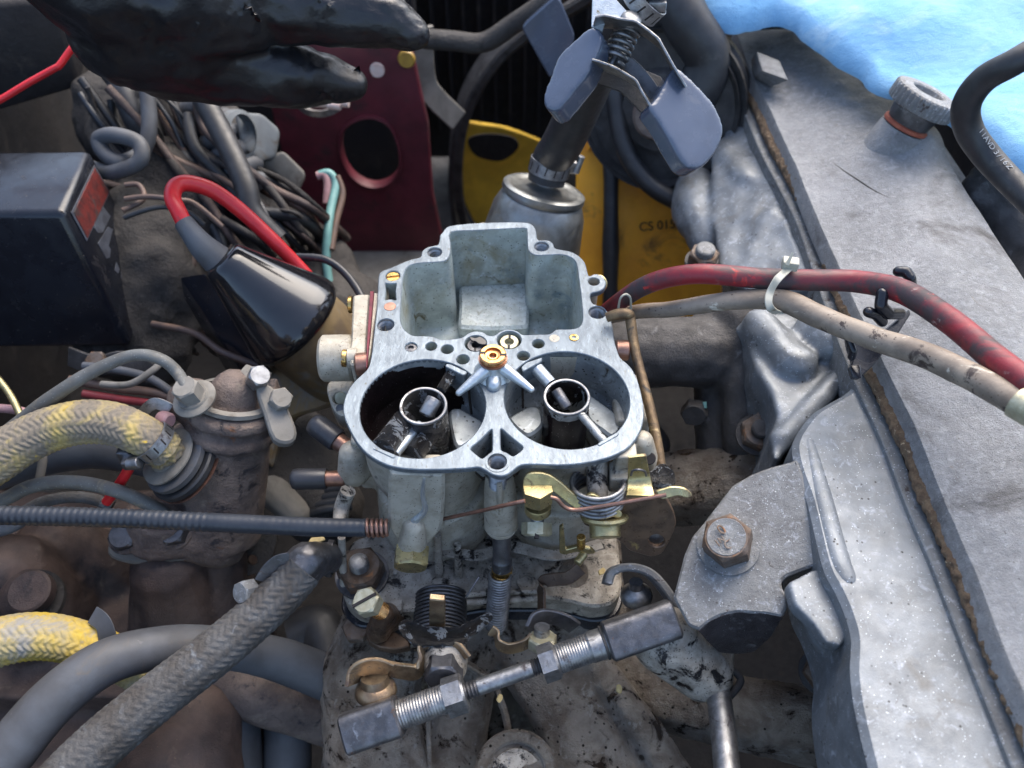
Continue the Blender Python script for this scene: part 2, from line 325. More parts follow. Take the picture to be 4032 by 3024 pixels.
def tube_geo(pts, r, seg=14, sub=6, fn=None, cap=True, smoothpath=True):
    pts = [V3(p) for p in pts]
    rs = list(r) if isinstance(r, (list, tuple)) else [r]*len(pts)
    if smoothpath and len(pts) > 2:
        P = cr(pts, sub, False); n_ = len(P)
        RR = []
        for i in range(n_):
            x = i/sub; k = min(int(x), len(rs)-2); f = x-k; RR.append(rs[k]*(1-f)+rs[k+1]*f)
    elif sub > 1:
        P = []; RR = []
        for k in range(len(pts)-1):
            for q in range(sub): f = q/sub; P.append(pts[k].lerp(pts[k+1], f)); RR.append(rs[k]*(1-f)+rs[k+1]*f)
        P.append(pts[-1]); RR.append(rs[-1])
    else: P, RR = pts, rs
    T, U = frame_along(P)
    vs = []; fs = []; s = 0
    for i, p in enumerate(P):
        if i: s += (P[i]-P[i-1]).length
        b = T[i].cross(U[i])
        for k in range(seg):
            th = 2*math.pi*k/seg; rr = RR[i] + (fn(s, th, RR[i]) if fn else 0)
            vs.append(p + U[i]*(math.cos(th)*rr) + b*(math.sin(th)*rr))
    for i in range(len(P)-1):
        for k in range(seg):
            j = (k+1) % seg; fs.append((i*seg+k, i*seg+j, (i+1)*seg+j, (i+1)*seg+k))
    if cap:
        fs.append(tuple(range(seg-1, -1, -1))); q = (len(P)-1)*seg; fs.append(tuple(range(q, q+seg)))
    return vs, fs
def tube(name, pts, r, mat, parent=None, seg=14, sub=6, fn=None, cap=True, smooth=50, straight=False, **kw):
    vs, fs = tube_geo(pts, r, seg, sub, fn, cap, not straight)
    return mk(name, vs, fs, mat, parent, smooth, fix=False, **kw)
def lathe_geo(prof, base, axis, seg=28, rf=None, phase=0.):
    u, v, n = basis(axis); base = V3(base); vs = []; fs = []
    for pi, (r, h) in enumerate(prof):
        for k in range(seg):
            th = 2*math.pi*k/seg + phase; q = rf(th, pi, r) if rf else r
            vs.append(base + n*h + u*(math.cos(th)*q) + v*(math.sin(th)*q))
    for i in range(len(prof)-1):
        for k in range(seg):
            j = (k+1) % seg; fs.append((i*seg+k, i*seg+j, (i+1)*seg+j, (i+1)*seg+k))
    for i in (0, len(prof)-1):
        if prof[i][0] > 1e-6 and prof[i][0] < 90: pass
    return vs, fs
def lathe(name, prof, base, axis, mat, parent=None, seg=28, rf=None, smooth=38, phase=0., **kw):
    vs, fs = lathe_geo(prof, base, axis, seg, rf, phase)
    return mk(name, vs, fs, mat, parent, smooth, **kw)
def hexr(th, af):                       # distance to a hexagon edge at angle th (corner at 0)
    a = (th % (math.pi/3)) - math.pi/6
    return af/2/math.cos(a)
def hexhead(name, base, axis, af, h, mat, parent, phase=0., hole=None, **kw):
    ch = af*.07
    prof = [(0, 0), (1, 0), (1, h-ch), (2, h), (0, h)]
    def rf(th, pi, r):
        if r == 0: return 0
        if r == 2: return af*.47
        return hexr(th-phase, af)
    if hole:
        prof = [(0, 0), (1, 0), (1, h-ch), (2, h), (3, h), (3, h*.2), (0, h*.2)]
        rf2 = rf; rf = lambda th, pi, r: hole if r == 3 else rf2(th, pi, r)
    return lathe(name, prof, base, axis, mat, parent, 36, rf, 25, phase, **kw)
def cyl(name, p1, p2, r, mat, parent=None, r2=None, seg=28, ch=None, **kw):
    p1, p2 = V3(p1), V3(p2); L_ = (p2-p1).length; r2 = r if r2 is None else r2; c = min(r, r2)*.12 if ch is None else ch
    return lathe(name, [(0, 0), (r-c, 0), (r, c), (r2, L_-c), (r2-c, L_), (0, L_)], p1, p2-p1, mat, parent, seg, **kw)
def screwthread(name, p1, p2, r, mat, parent=None, pitch=.12, depth=.05, seg=20, **kw):
    p1, p2 = V3(p1), V3(p2); L_ = (p2-p1).length; pr = [(0, 0)]
    k = max(2, int(L_/pitch))
    for i in range(k):
        a = L_*i/k; b = L_*(i+.5)/k; pr += [(r-depth, a), (r, b)]
    pr += [(r-depth, L_), (0, L_)]
    return lathe(name, pr, p1, p2-p1, mat, parent, seg, smooth=25, **kw)
def coil_geo(p1, p2, r, wire, turns, seg=8, per=24, r2=None, a0=0.):
    p1, p2 = V3(p1), V3(p2); u, v, n = basis(p2-p1); P = []; n_ = int(turns*per); r2 = r if r2 is None else r2
    for i in range(n_+1):
        t = i/n_; th = a0 + 2*math.pi*turns*t; rr = r*(1-t)+r2*t
        P.append(p1.lerp(p2, t) + u*(math.cos(th)*rr) + v*(math.sin(th)*rr))
    return tube_geo(P, wire, seg, 1, None, True, False)
def coil(name, p1, p2, r, wire, turns, mat, parent=None, r2=None, a0=0., **kw):
    vs, fs = coil_geo(p1, p2, r, wire, turns, r2=r2, a0=a0)
    return mk(name, vs, fs, mat, parent, 60, fix=False, **kw)
def slothead(name, base, axis, r, h, mat, parent, slot=.12, sdep=.14, ang=0., **kw):
    """round screw head with a real slot: two half discs on a floor"""
    u, v, n = basis(axis); c, s = math.cos(ang), math.sin(ang); u, v = u*c+v*s, v*c-u*s
    base = V3(base); vs = []; fs = []
    q, g = lathe_geo([(0, 0), (r, 0), (r, h-sdep), (0, h-sdep)], base, n, 28); vs += q; fs += g
    for sg in (1, -1):
        a0 = math.asin(slot/2/r); pts = [base + n*h + u*(math.cos(a)*r) + v*(sg*math.sin(a)*r) for a in [a0+(math.pi-2*a0)*i/12 for i in range(13)]]
        q, g = plate_geo(pts, [], n, sdep+.01, r*.07); k = len(vs); vs += q; fs += [tuple(k+i for i in f) for f in g]
    return mk(name, vs, fs, mat, parent, 35, **kw)
def hexa(name, P, mat, parent=None, bev=.05, smooth=38, seg=2, **kw):
    """box from eight corners: four of the top (in order), four below them"""
    fs = [(0, 1, 2, 3), (7, 6, 5, 4), (0, 4, 5, 1), (1, 5, 6, 2), (2, 6, 7, 3), (3, 7, 4, 0)]
    bm = bmesh.new(); vv = [bm.verts.new(p) for p in P]
    for f in fs: bm.faces.new([vv[i] for i in f])
    bmesh.ops.recalc_face_normals(bm, faces=bm.faces)
    if bev: bmesh.ops.bevel(bm, geom=bm.edges[:], offset=bev, segments=seg, affect='EDGES', profile=.5)
    bm.verts.index_update(); vs = [v.co.copy() for v in bm.verts]; fs = [tuple(v.index for v in f.verts) for f in bm.faces]; bm.free()
    return mk(name, vs, fs, mat, parent, smooth, **kw)
def box(name, c, size, mat, parent=None, rot=None, bev=.05, **kw):
    c = V3(c); Rm = rot or Matrix.Identity(3); x, y, z = [s/2 for s in size]
    P = [c + Rm @ V3(q) for q in ((-x, -y, z), (x, -y, z), (x, y, z), (-x, y, z), (-x, -y, -z), (x, -y, -z), (x, y, -z), (-x, y, -z))]
    return hexa(name, P, mat, parent, bev, **kw)
# closed primitives for cast shapes that are melted together
def p_caps(p1, r1, p2, r2=None):
    r2 = r1 if r2 is None else r2; bm = bmesh.new()
    for p, r in ((p1, r1), (p2, r2)):
        m = bmesh.ops.create_icosphere(bm, subdivisions=2, radius=r); bmesh.ops.translate(bm, verts=m['verts'], vec=V3(p))
    h = bmesh.ops.convex_hull(bm, input=bm.verts)
    bmesh.ops.delete(bm, geom=list({g for g in h['geom_interior'] if isinstance(g, bmesh.types.BMVert)}), context='VERTS')
    bm.verts.index_update(); out = ([v.co.copy() for v in bm.verts], [tuple(v.index for v in f.verts) for f in bm.faces]); bm.free(); return out
def p_chain(pts, rs):
    out = []
    rs = rs if isinstance(rs, (list, tuple)) else [rs]*len(pts)
    for i in range(len(pts)-1): out.append(p_caps(pts[i], rs[i], pts[i+1], rs[i+1]))
    return out
def p_plate(outer, n=(0, 0, 1), t=1.): return plate_geo(outer, [], n, t, .02)
def p_cyl(p1, p2, r, r2=None):
    r2 = r if r2 is None else r2; L_ = (V3(p2)-V3(p1)).length
    return lathe_geo([(0, 0), (r, 0), (r2, L_), (0, L_)], p1, V3(p2)-V3(p1), 32)
def p_box(c, size, rot=None):
    c = V3(c); Rm = rot or Matrix.Identity(3); x, y, z = [s/2 for s in size]
    P = [c + Rm @ V3(q) for q in ((-x, -y, z), (x, -y, z), (x, y, z), (-x, y, z), (-x, -y, -z), (x, -y, -z), (x, y, -z), (-x, y, -z))]
    return P, [(0, 1, 2, 3), (7, 6, 5, 4), (0, 4, 5, 1), (1, 5, 6, 2), (2, 6, 7, 3), (3, 7, 4, 0)]
def blob(name, prims, mat, parent=None, vox=.14, it=6, amp=.0, nsc=1., smooth=180, **kw):
    vs = []; fs = []
    for q, g in prims:
        k = len(vs); vs += q; fs += [tuple(k+i for i in f) for f in g]
    me = bpy.data.meshes.new('tmp'); me.from_pydata([V3(v)*.01 for v in vs], [], fs)
    bm = bmesh.new(); bm.from_mesh(me); bmesh.ops.remove_doubles(bm, verts=bm.verts, dist=1e-7); bmesh.ops.recalc_face_normals(bm, faces=bm.faces); bm.to_mesh(me); bm.free()
    o = bpy.data.objects.new('tmp', me); COL.objects.link(o)
    m = o.modifiers.new('r', 'REMESH'); m.mode = 'VOXEL'; m.voxel_size = vox*.01
    s = o.modifiers.new('s', 'SMOOTH'); s.iterations = it; s.factor = .5
    dg = bpy.context.evaluated_depsgraph_get(); e = o.evaluated_get(dg); m2 = e.to_mesh()
    vs = [v.co*100 for v in m2.vertices]
    if amp:
        nn = [v.normal.copy() for v in m2.vertices]
        vs = [v + n*(amp*(noise.noise(v*nsc) + .5*noise.noise(v*nsc*2.3))) for v, n in zip(vs, nn)]
    fs = [tuple(p.vertices) for p in m2.polygons]
    e.to_mesh_clear(); bpy.data.objects.remove(o); bpy.data.meshes.remove(me)
    return mk(name, vs, fs, mat, parent, smooth, fix=False, **kw)
def circ(z, cx, cy, rx, ry, h=0.):
    l, r_, t, b = W(z, cx-rx, cy, h), W(z, cx+rx, cy, h), W(z, cx, cy-ry, h), W(z, cx, cy+ry, h)
    c = V3(((l.x+r_.x)/2, (t.y+b.y)/2, h)); return c, ((r_.x-l.x)/2 + (t.y-b.y)/2)/2
def circle(c, r, n=32, z=None, nrm=(0, 0, 1)):
    u, v, _ = basis(nrm); c = V3(c)
    return [c + u*(r*math.cos(2*math.pi*k/n)) + v*(r*math.sin(2*math.pi*k/n)) for k in range(n)]
def strip(name, pts, width, th, mat, parent=None, wdir=(0, 1, 0), sub=5, smooth=38, **kw):
    """bent flat bar: a path swept with a rectangular section, wide along wdir"""
    P = cr([V3(p) for p in pts], sub, False) if len(pts) > 2 and sub > 1 else [V3(p) for p in pts]
    wd = V3(wdir).normalized(); vs = []; fs = []
    for i, p in enumerate(P):
        t = (P[min(i+1, len(P)-1)]-P[max(i-1, 0)]).normalized(); wv = (wd - t*wd.dot(t)).normalized(); nn = t.cross(wv)
        ww = width[0]*(1-i/(len(P)-1))+width[1]*i/(len(P)-1) if isinstance(width, tuple) else width
        for a, b in ((-1, -1), (1, -1), (1, 1), (-1, 1)): vs.append(p + wv*(a*ww/2) + nn*(b*th/2))
    for i in range(len(P)-1):
        for k in range(4): j = (k+1) % 4; fs.append((i*4+k, i*4+j, (i+1)*4+j, (i+1)*4+k))
    fs.append((0, 1, 2, 3)); q = (len(P)-1)*4; fs.append((q+3, q+2, q+1, q))
    bm = bmesh.new(); vv = [bm.verts.new(p) for p in vs]
    for f in fs: bm.faces.new([vv[i] for i in f])
    bmesh.ops.recalc_face_normals(bm, faces=bm.faces)
    lon = [e for e in bm.edges if abs(e.verts[0].index-e.verts[1].index) % 4 == 0 or len({e.verts[0], e.verts[1]}) < 2]
    bm.verts.index_update()
    lon = [e for e in bm.edges if abs(e.verts[0].index-e.verts[1].index) == 4]
    bmesh.ops.bevel(bm, geom=lon, offset=th*.22, segments=1, affect='EDGES')
    bm.verts.index_update(); vs = [v.co.copy() for v in bm.verts]; fs = [tuple(v.index for v in f.verts) for f in bm.faces]; bm.free()
    return mk(name, vs, fs, mat, parent, smooth, **kw)
def braid(depth, pitch, n):
    """herringbone braid relief on a hose"""
    def fn(s, th, r):
        a = th*n/(2*math.pi); k = math.floor(a); f = a-k
        sg = 1 if k % 2 else -1
        x = s/pitch + sg*(f-.5)*.9 + (.5 if k % 2 else 0)
        w_ = .5+.5*math.cos(2*math.pi*x)
        e = min(f, 1-f)*2
        return depth*(w_**.6*(.35+.65*min(1, e*2.2))-.5)
    return fn
def clamp_band(name, p1, p2, r, parent, slots=10, mat='steel'):
    p1, p2 = V3(p1), V3(p2); L_ = (p2-p1).length
    lathe(name, [(r, 0), (r+.05, .02), (r+.05, L_-.02), (r, L_)], p1, p2-p1, mat, parent, 40)
    u, v, n = basis(p2-p1)
    for k in range(slots):
        th = 2*math.pi*k/slots; rad = u*math.cos(th)+v*math.sin(th); tan = n.cross(rad)
        c = (p1+p2)/2 + rad*(r+.052)
        Rm = Matrix((tan*.3+n*1., rad, tan)).transposed()
        a, b = n*(L_*.30)+tan*.03, tan*(.035)
        mk('band_slot', [c-a-b+rad*.004, c-a+b+rad*.004, c+a+b+rad*.004, c+a-b+rad*.004, c-a-b-rad*.02, c-a+b-rad*.02, c+a+b-rad*.02, c+a-b-rad*.02],
           [(0, 1, 2, 3), (7, 6, 5, 4), (0, 4, 5, 1), (1, 5, 6, 2), (2, 6, 7, 3), (3, 7, 4, 0)], 'dark_print', parent)
def text(name, s, origin, xdir, ydir, size, mat, parent=None, ext=.01, **kw):
    cu = bpy.data.curves.new('t', 'FONT'); cu.body = s; cu.size = size*.01; cu.extrude = ext*.01; cu.align_x = 'CENTER'; cu.align_y = 'CENTER'
    o = bpy.data.objects.new('t', cu); COL.objects.link(o)
    dg = bpy.context.evaluated_depsgraph_get(); me = o.evaluated_get(dg).to_mesh()
    x = V3(xdir).normalized(); n = x.cross(V3(ydir)).normalized(); y = n.cross(x)
    vs = [V3(origin) + x*v.co.x*100 + y*v.co.y*100 + n*v.co.z*100 for v in me.vertices]; fs = [tuple(p.vertices) for p in me.polygons]
    bpy.data.objects.remove(o)
    return mk(name, vs, fs, mat, parent, 30, **kw)
# ================================================================ CARBURETTOR
carb = thing('carburetor', 'twin-barrel carburetor with its top cover off, oily barrels and open float bowl', 'carburetor', (0, -1, -8))
outer = [(700,100),(715,80),(745,62),(850,48),(1000,40),(1150,38),(1225,42),(1262,58),(1282,90),(1286,130),(1300,150),(1350,150),(1385,168),(1398,198),(1440,210),(1500,222),(1550,250),(1585,290),(1600,345),(1612,372),
         (1650,360),(1690,373),(1716,410),(1706,446),(1675,468),(1640,476),(1618,490),(1630,540),(1680,562),(1722,590),(1745,640),(1760,700),(1768,770),(1785,830),(1805,880),(1850,920),(1885,962),(1922,1050),(1945,1150),
         (1953,1230),(1940,1310),(1900,1392),(1840,1452),(1740,1500),(1600,1535),(1440,1550),(1280,1546),(1190,1550),(1145,1578),(1105,1608),(1060,1618),(1010,1608),(962,1580),(920,1563),(850,1570),(700,1577),
         (560,1578),(430,1568),(330,1540),(230,1480),(160,1400),(112,1310),(85,1240),(82,1170),(108,1090),(150,1030),(195,988),(232,950),(250,900),(262,820),(272,730),(285,620),(293,520),(297,430),(302,370),(322,343),
         (385,318),(450,290),(510,268),(560,255),(572,220),(600,196),(640,185),(670,178),(680,150),(684,120)]
bowl = [(752,100),(900,90),(1060,82),(1205,76),(1222,90),(1226,150),(1230,205),(1250,232),(1290,246),(1380,242),(1450,242),(1505,262),(1532,300),(1545,380),(1560,500),(1570,620),(1562,672),(1530,698),(1470,704),(1405,706),(1368,732),(1290,736),(1200,738),(1165,716),(1112,704),(1060,716),(1022,742),
        (985,742),(950,722),(905,716),(862,727),(820,755),(740,767),(690,768),(640,750),(580,746),(522,744),(482,724),(452,690),(437,640),(440,560),(446,470),(455,380),(478,322),(520,300),(580,292),(650,288),(712,280),(740,255),(750,215),(750,160)]
dl = [(868,1447),(935,1395),(1008,1320),(1010,1395),(1008,1468),(968,1492),(945,1512),(905,1480)]
dr = [(1060,1318),(1130,1380),(1203,1437),(1190,1460),(1137,1498),(1100,1470),(1062,1458),(1060,1390)]
slot = [(343,418),(378,422),(412,418),(405,470),(410,524),(376,516),(340,522),(347,470)]
O3 = cr(Ws('e', outer), 3); B3 = cr(Ws('e', bowl), 3)
cL, rL = circ('e', 575, 1200, 400, 300); cR, rR = circ('e', 1473, 1147, 398, 297)
holes = [B3, circle(cL, rL, 64), circle(cR, rR, 64), rnd(Ws('e', dl), .12), rnd(Ws('e', dr), .12), rnd(Ws('e', slot), .05)]
THR = [(345,677,50,38), (650,226,43,29), (1315,190,43,29), (1662,600,52,38), (1040,1530,62,48)]
PLAIN = [(1640,408,36,22), (503,815,38,26), (628,811,34,25), (728,829,38,27), (826,892,40,28), (1295,795,38,26), (1202,870,38,28), (390,372,44,29)]
JET = [(905,793,66,50), (1114,772,72,56)]
tc_ = [circ('e', *q) for q in THR]; pc_ = [circ('e', *q) for q in PLAIN]; jc_ = [circ('e', *q) for q in JET]
for c_, r_ in tc_ + pc_ : holes.append(circle(c_, r_, 24))
for c_, r_ in jc_: holes.append(circle(c_, r_, 32))
# the two jet wells touch the bowl edge: keep them just clear of it
plate('top_flange', O3, 'alu_face', carb, holes, t=.25, bev=.035)
# raised rim round the jet wells where the bowl edge bulges
# ---- float bowl: inner wall with draft, floor, pad
def sink(P, k, z):
    c = sum(P, V3((0, 0, 0)))/len(P); return [V3((c.x+(p.x-c.x)*k, c.y+(p.y-c.y)*k, z)) for p in P]
rings = [sink(B3, 1.0, -.03), sink(B3, .995, -.6), sink(B3, .975, -2.2), sink(B3, .962, -3.6), sink(B3, .945, -3.95), sink(B3, .90, -4.1)]
loft('float_bowl', rings, 'bowl_grey', carb, cap1=True, smooth=60)
pad = rnd([W('e', *p, -3.3) for p in ((800,428),(1224,408),(1240,560),(1232,690),(1010,700),(795,690),(805,560))], .25)
plate('bowl_floor_pad', pad, 'bowl_pad', carb, t=.9, bev=.14)
# outer shell of the bowl under the flange
O3b = [p for p in O3 if p.y > 1.2]
sh = [V3((p.x*.985, 1.2+(p.y-1.2)*.985, -.5)) for p in O3b]
for k, p in enumerate(sh):
    pass
def shr(k, z): return [V3((cx0+(p.x-cx0)*k, cy0+(p.y-cy0)*k, z)) for p in O3b]
cx0 = sum(p.x for p in O3b)/len(O3b); cy0 = sum(p.y for p in O3b)/len(O3b)
loft('bowl_shell', [shr(.93, -.24), shr(.93, -1.2), shr(.90, -4.2), shr(.82, -4.8)], 'alu_cast', carb, cap1=True, smooth=50)
# ---- barrels
def barrel(c, r, mat_in, side):
    key = [(r, -.03), (r-.01, -.6), (r-.03, -1.9), (r-.25, -2.35), (r*.66, -3.1), (r*.6, -3.6), (r*.64, -4.4), (r*.76, -6.5)]; pr = []
    for (a0, b0), (a1, b1) in zip(key, key[1:]):
        m_ = max(1, int(abs(b1-b0)/.07)); pr += [(a0+(a1-a0)*q/m_, b0+(b1-b0)*q/m_) for q in range(m_)]
    bw = lathe('bore_wall', pr, c, (0, 0, 1), mat_in, carb, 180, smooth=50)
    bw.data.materials.append(MT['bore_grey' if side < 0 else 'bore_oil'])
    for f in bw.data.polygons:
        q = f.center*100 + carb.location*100 - c; a = math.degrees(math.atan2(q.y, q.x)); nz_ = noise.noise(V3((a*.05, q.z*1.2, side)))
        if side < 0:
            if -100 + 30*nz_ < a < 58 + 22*nz_ or (q.z > -.28-.5*nz_ and 50 < a < 132): f.material_index = 1
        elif q.z < -1.5 and a > 178+20*nz_ or a < -150: f.material_index = 1
    cyl('throttle_plate', c+V3((0, 0, -6.2)), c+V3((0, 0, -6.32)), r*.77, 'brass', carb, seg=40)
    lathe('barrel', [(r+.05, -.24), (r+.13, -.25), (r+.13, -2.6), (r+.05, -3.4), (r*.86, -4.6), (r*.9, -5.6), (r*.99, -6.8), (r*.8, -6.9)], c, (0, 0, 1), 'alu_cast', carb, 56, smooth=40)
barrel(cL, rL, 'bore_oil', -1); barrel(cR, rR, 'bore_grey', 1)
# clean grey patch of wall and web inside the left barrel, and the pocket walls beside it
def wallpatch(name, c, r, a0, a1, z0, z1, mat, inset=.03, rag=.12, sd=1):
    n = 40; vs = []; fs = []
    for i in range(n+1):
        a = R(a0+(a1-a0)*i/n)
        for k, z in enumerate((z0, z1)):
            zz = z + (rag*noise.noise(V3((i*.31, k*9., sd)))*2 if k else 0)
            for q in (inset, .0): vs.append(c+V3((math.cos(a)*(r-q), math.sin(a)*(r-q), zz)))
    for i in range(n):
        o = i*4; fs += [(o, o+4, o+6, o+2), (o+2, o+6, o+7, o+3), (o, o+1, o+5, o+4)]
    fs += [(0, 2, 3, 1), (n*4, n*4+1, n*4+3, n*4+2)]
    mk(name, vs, fs, mat, carb, 50)
# booster venturis
def at(z, x, y, h): return W(z, x, y, h)
def booster(name, top, r, mat, L_=2.5):
    t = top
    lathe(name, [(r-.16, -L_), (r-.04, -L_), (r, -L_+.1), (r, -.05), (r-.03, 0), (r-.08, 0), (r-.11, -.05), (r-.13, -.6), (r-.22, -1.2), (r-.16, -L_)], t, (0, 0, 1), mat, carb, 48)
    return t
bl, br_ = 148, 144
tL = W('e', 580, 1180, -.25); rbL = (W('e', 728, 1180, -.25)-W('e', 432, 1180, -.25)).length/2
tR = W('e', 1472, 1125, -.25); rbR = (W('e', 1617, 1125, -.25)-W('e', 1327, 1125, -.25)).length/2
booster('booster_venturi', tL, rbL, 'oil_wrinkle', 2.7); booster('booster_venturi', tR, rbR, 'booster_grey', 2.7)
for t_, r_ in ((tL, rbL), (tR, rbR)):
    lathe('venturi_rim', [(r_-.10, -.12), (r_-.10, .012), (r_-.075, .03), (r_-.02, .03), (r_+.008, .005), (r_+.008, -.08)], t_, (0, 0, 1), 'steel', carb, 48)
mk('oil_side', *lathe_geo([(rbR+.012, -2.7), (rbR+.012, -.35), (rbR-.01, -.3)], tR, (0, 0, 1), 48, lambda th, pi, r: r + .004*math.sin(th*7)), 'bore_oil', carb, 60) if False else None
n_ = 30; vs = []; fs = []                     # sheet of oil clinging to the front of the right venturi
for i in range(n_+1):
    a = R(-168 + 150*i/n_); zt = -.42 + .10*noise.noise(V3((i*.4, 0, 0)))
    for z in (zt, zt-.05, -2.72): vs.append(tR+V3((math.cos(a), math.sin(a), 0))*(rbR+(.0 if z == zt else .022))+V3((0, 0, z)))
for i in range(n_): fs += [(i*3, i*3+3, i*3+4, i*3+1), (i*3+1, i*3+4, i*3+5, i*3+2)]
mk('oil_film', vs, fs, 'bore_oil', carb, 80)
# small tube inside each booster
a, b = W('e', 650, 1140, -.3), W('e', 600, 1232, -.55)
lathe('emulsion_tube', [(0, 0), (.30, 0), (.31, .05), (.31, .66), (.28, .72), (.15, .72), (.13, .55), (0, .55)], a, b-a, 'steel', carb, 28)
a, b = W('e', 1405, 1085, -.3), W('e', 1468, 1185, -.55)
lathe('emulsion_tube', [(0, 0), (.2, 0), (.22, .05), (.22, .78), (.19, .83), (.13, .83), (.12, .7), (0, .7)], a, b-a, 'steel_dark', carb, 28)
# arms and rim seats
def seat(z, P4, mat='alu_face', h=.03):
    P = [W(z, x, y, h) for x, y in P4]; plate('seat_block', rnd(P, .05, 2), mat, carb, t=.75, bev=.03)
seat('e', [(722,918),(752,922),(852,968),(845,985),(828,992),(715,936)])
seat('e', [(1188,940),(1218,912),(1318,878),(1320,898),(1305,912),(1200,968)])
seat('e', [(262,1448),(282,1434),(412,1487),(400,1508),(386,1506)])
seat('e', [(1660,1422),(1672,1408),(1782,1344),(1800,1352),(1790,1368),(1676,1432)])
tube('venturi_arm', [W('e', 770, 960, -.28), W('e', 690, 1085, -.5)], [.24, .2], 'oil_wrinkle', carb, 20, straight=True)
tube('venturi_arm', [W('e', 1262, 925, -.30), W('e', 1372, 1045, -.5)], [.28, .26], 'bright_alu', carb, 20, straight=True)
tube('venturi_arm', [W('e', 470, 1262, -.75), W('e', 330, 1452, -.5)], [.44, .48], 'oil_wrinkle', carb, 24, straight=True)
tube('venturi_arm', [W('e', 560, 1300, -1.0), W('e', 400, 1480, -.75)], [.2, .2], 'bright_alu', carb, 20, straight=True)
tube('venturi_arm', [W('e', 660, 1300, -1.3), W('e', 520, 1480, -1.1)], [.42, .4], 'oil_wrinkle', carb, 24, straight=True)
tube('venturi_arm', [W('e', 1560, 1235, -.45), W('e', 1705, 1405, -.5)], [.17, .17], 'booster_grey', carb, 20, straight=True)
# webs in the bores (right of the left booster, left of the right booster)
def web(c, a, z0, z1, l0, l1, th, mat):
    d = V3((math.cos(R(a)), math.sin(R(a)), 0)); s = V3((-d.y, d.x, 0))
    P = [c+d*l0+V3((0, 0, z0)), c+d*l1+V3((0, 0, z0)), c+d*l1+V3((0, 0, z1)), c+d*l0+V3((0, 0, z1))]
    plate('bore_web', P, mat, carb, n=s, t=th, bev=.05)
for q in ([(742,1215),(800,1192),(880,1235),(962,1285),(945,1340),(880,1400),(790,1440),(752,1330)], [(1112,1262),(1170,1215),(1240,1182),(1300,1195),(1325,1290),(1250,1360),(1190,1345)], [(1600,1110),(1700,1165),(1790,1235),(1822,1300),(1760,1370),(1690,1330),(1600,1250)]):
    plate('bore_ledge', cr([W('e', x, y, -1.75) for x, y in q], 3), 'bore_grey', carb, t=.7, bev=.1)
tube('wall_groove', [W('e', 862, 1050, -.5), W('e', 868, 1140, -1.2), W('e', 880, 1235, -1.75)], .05, 'bore_oil', carb, 8)
tube('wall_groove', [W('e', 1198, 1030, -.5), W('e', 1198, 1120, -1.2), W('e', 1200, 1195, -1.75)], .05, 'bore_oil', carb, 8)
# triangular pockets
for q, sgn in ((dl, -1), (dr, 1)):
    P = rnd(Ws('e', q), .12); k = [sink(P, 1., -.03), sink(P, .97, -.8), sink(P, .88, -1.3)]
    loft('drain_pocket', k, 'bore_grey', carb, cap1=True, smooth=50)
    vs = sink(P, .72, -1.18); v0 = sink(P, .8, -1.6)
    loft('oil_puddle', [v0, vs], 'bore_oil', carb, cap1=True, smooth=50)
P = rnd(Ws('e', slot), .05); loft('bowl_vent', [sink(P, 1, -.03), sink(P, .95, -1.2)], 'bowl_grey', carb, cap1=True)
# threaded holes
for c_, r_ in tc_:
    pr = [(r_, -.03), (r_*.96, -.10)]; z = -.10; k = 0
    while z > -1.5: z -= .075; k += 1; pr.append((r_*(.76 if k % 2 else 1.0), z))
    pr += [(0, z-.02)]
    lathe('threaded_hole', pr, c_, (0, 0, 1), 'steel', carb, 32, smooth=20)
    if c_.y < 0:
        lathe('hole_collar', [(r_+.10, -.02), (r_+.10, .02), (r_+.01, .02), (r_+.01, -.05)], c_, (0, 0, 1), 'alu_face', carb, 32)
for k, (c_, r_) in enumerate(pc_):
    if k == 7: continue
    lathe('passage', [(r_, -.02), (r_*.97, -.9), (0, -.95)], c_, (0, 0, 1), 'bowl_grey' if k else 'alu_cast', carb, 24)
c_, r_ = pc_[1]; lathe('needle_seat', [(0, 0), (r_*.97, 0), (r_*.97, .08), (r_*.5, .1), (r_*.4, -.1), (0, -.1)], c_+V3((0, 0, -.14)), (0, 0, 1), 'steel_dark', carb, 24)
c_, r_ = pc_[7]; slothead('brass_plug_screw', c_+V3((0, 0, -.35)), (0, 0, 1), r_*.97, .3, 'brass', carb, .08, .12, R(10))
c_, r_ = circ('e', 372, 564, 38, 26); cyl('core_plug', c_+V3((0, 0, -.1)), c_+V3((0, 0, .015)), r_, 'copper', carb, ch=.01)
c_, r_ = circ('e', 1395, 762, 33, 24); cyl('core_plug', c_+V3((0, 0, -.1)), c_+V3((0, 0, .012)), r_, 'alu_cast', carb, ch=.01)
c_, r_ = circ('e', 1516, 758, 31, 21); lathe('brass_bushing', [(r_, -.1), (r_, .02), (r_*.9, .035), (r_*.5, .035), (r_*.42, -.05), (0, -.06)], c_, (0, 0, 1), 'brass', carb, 24)
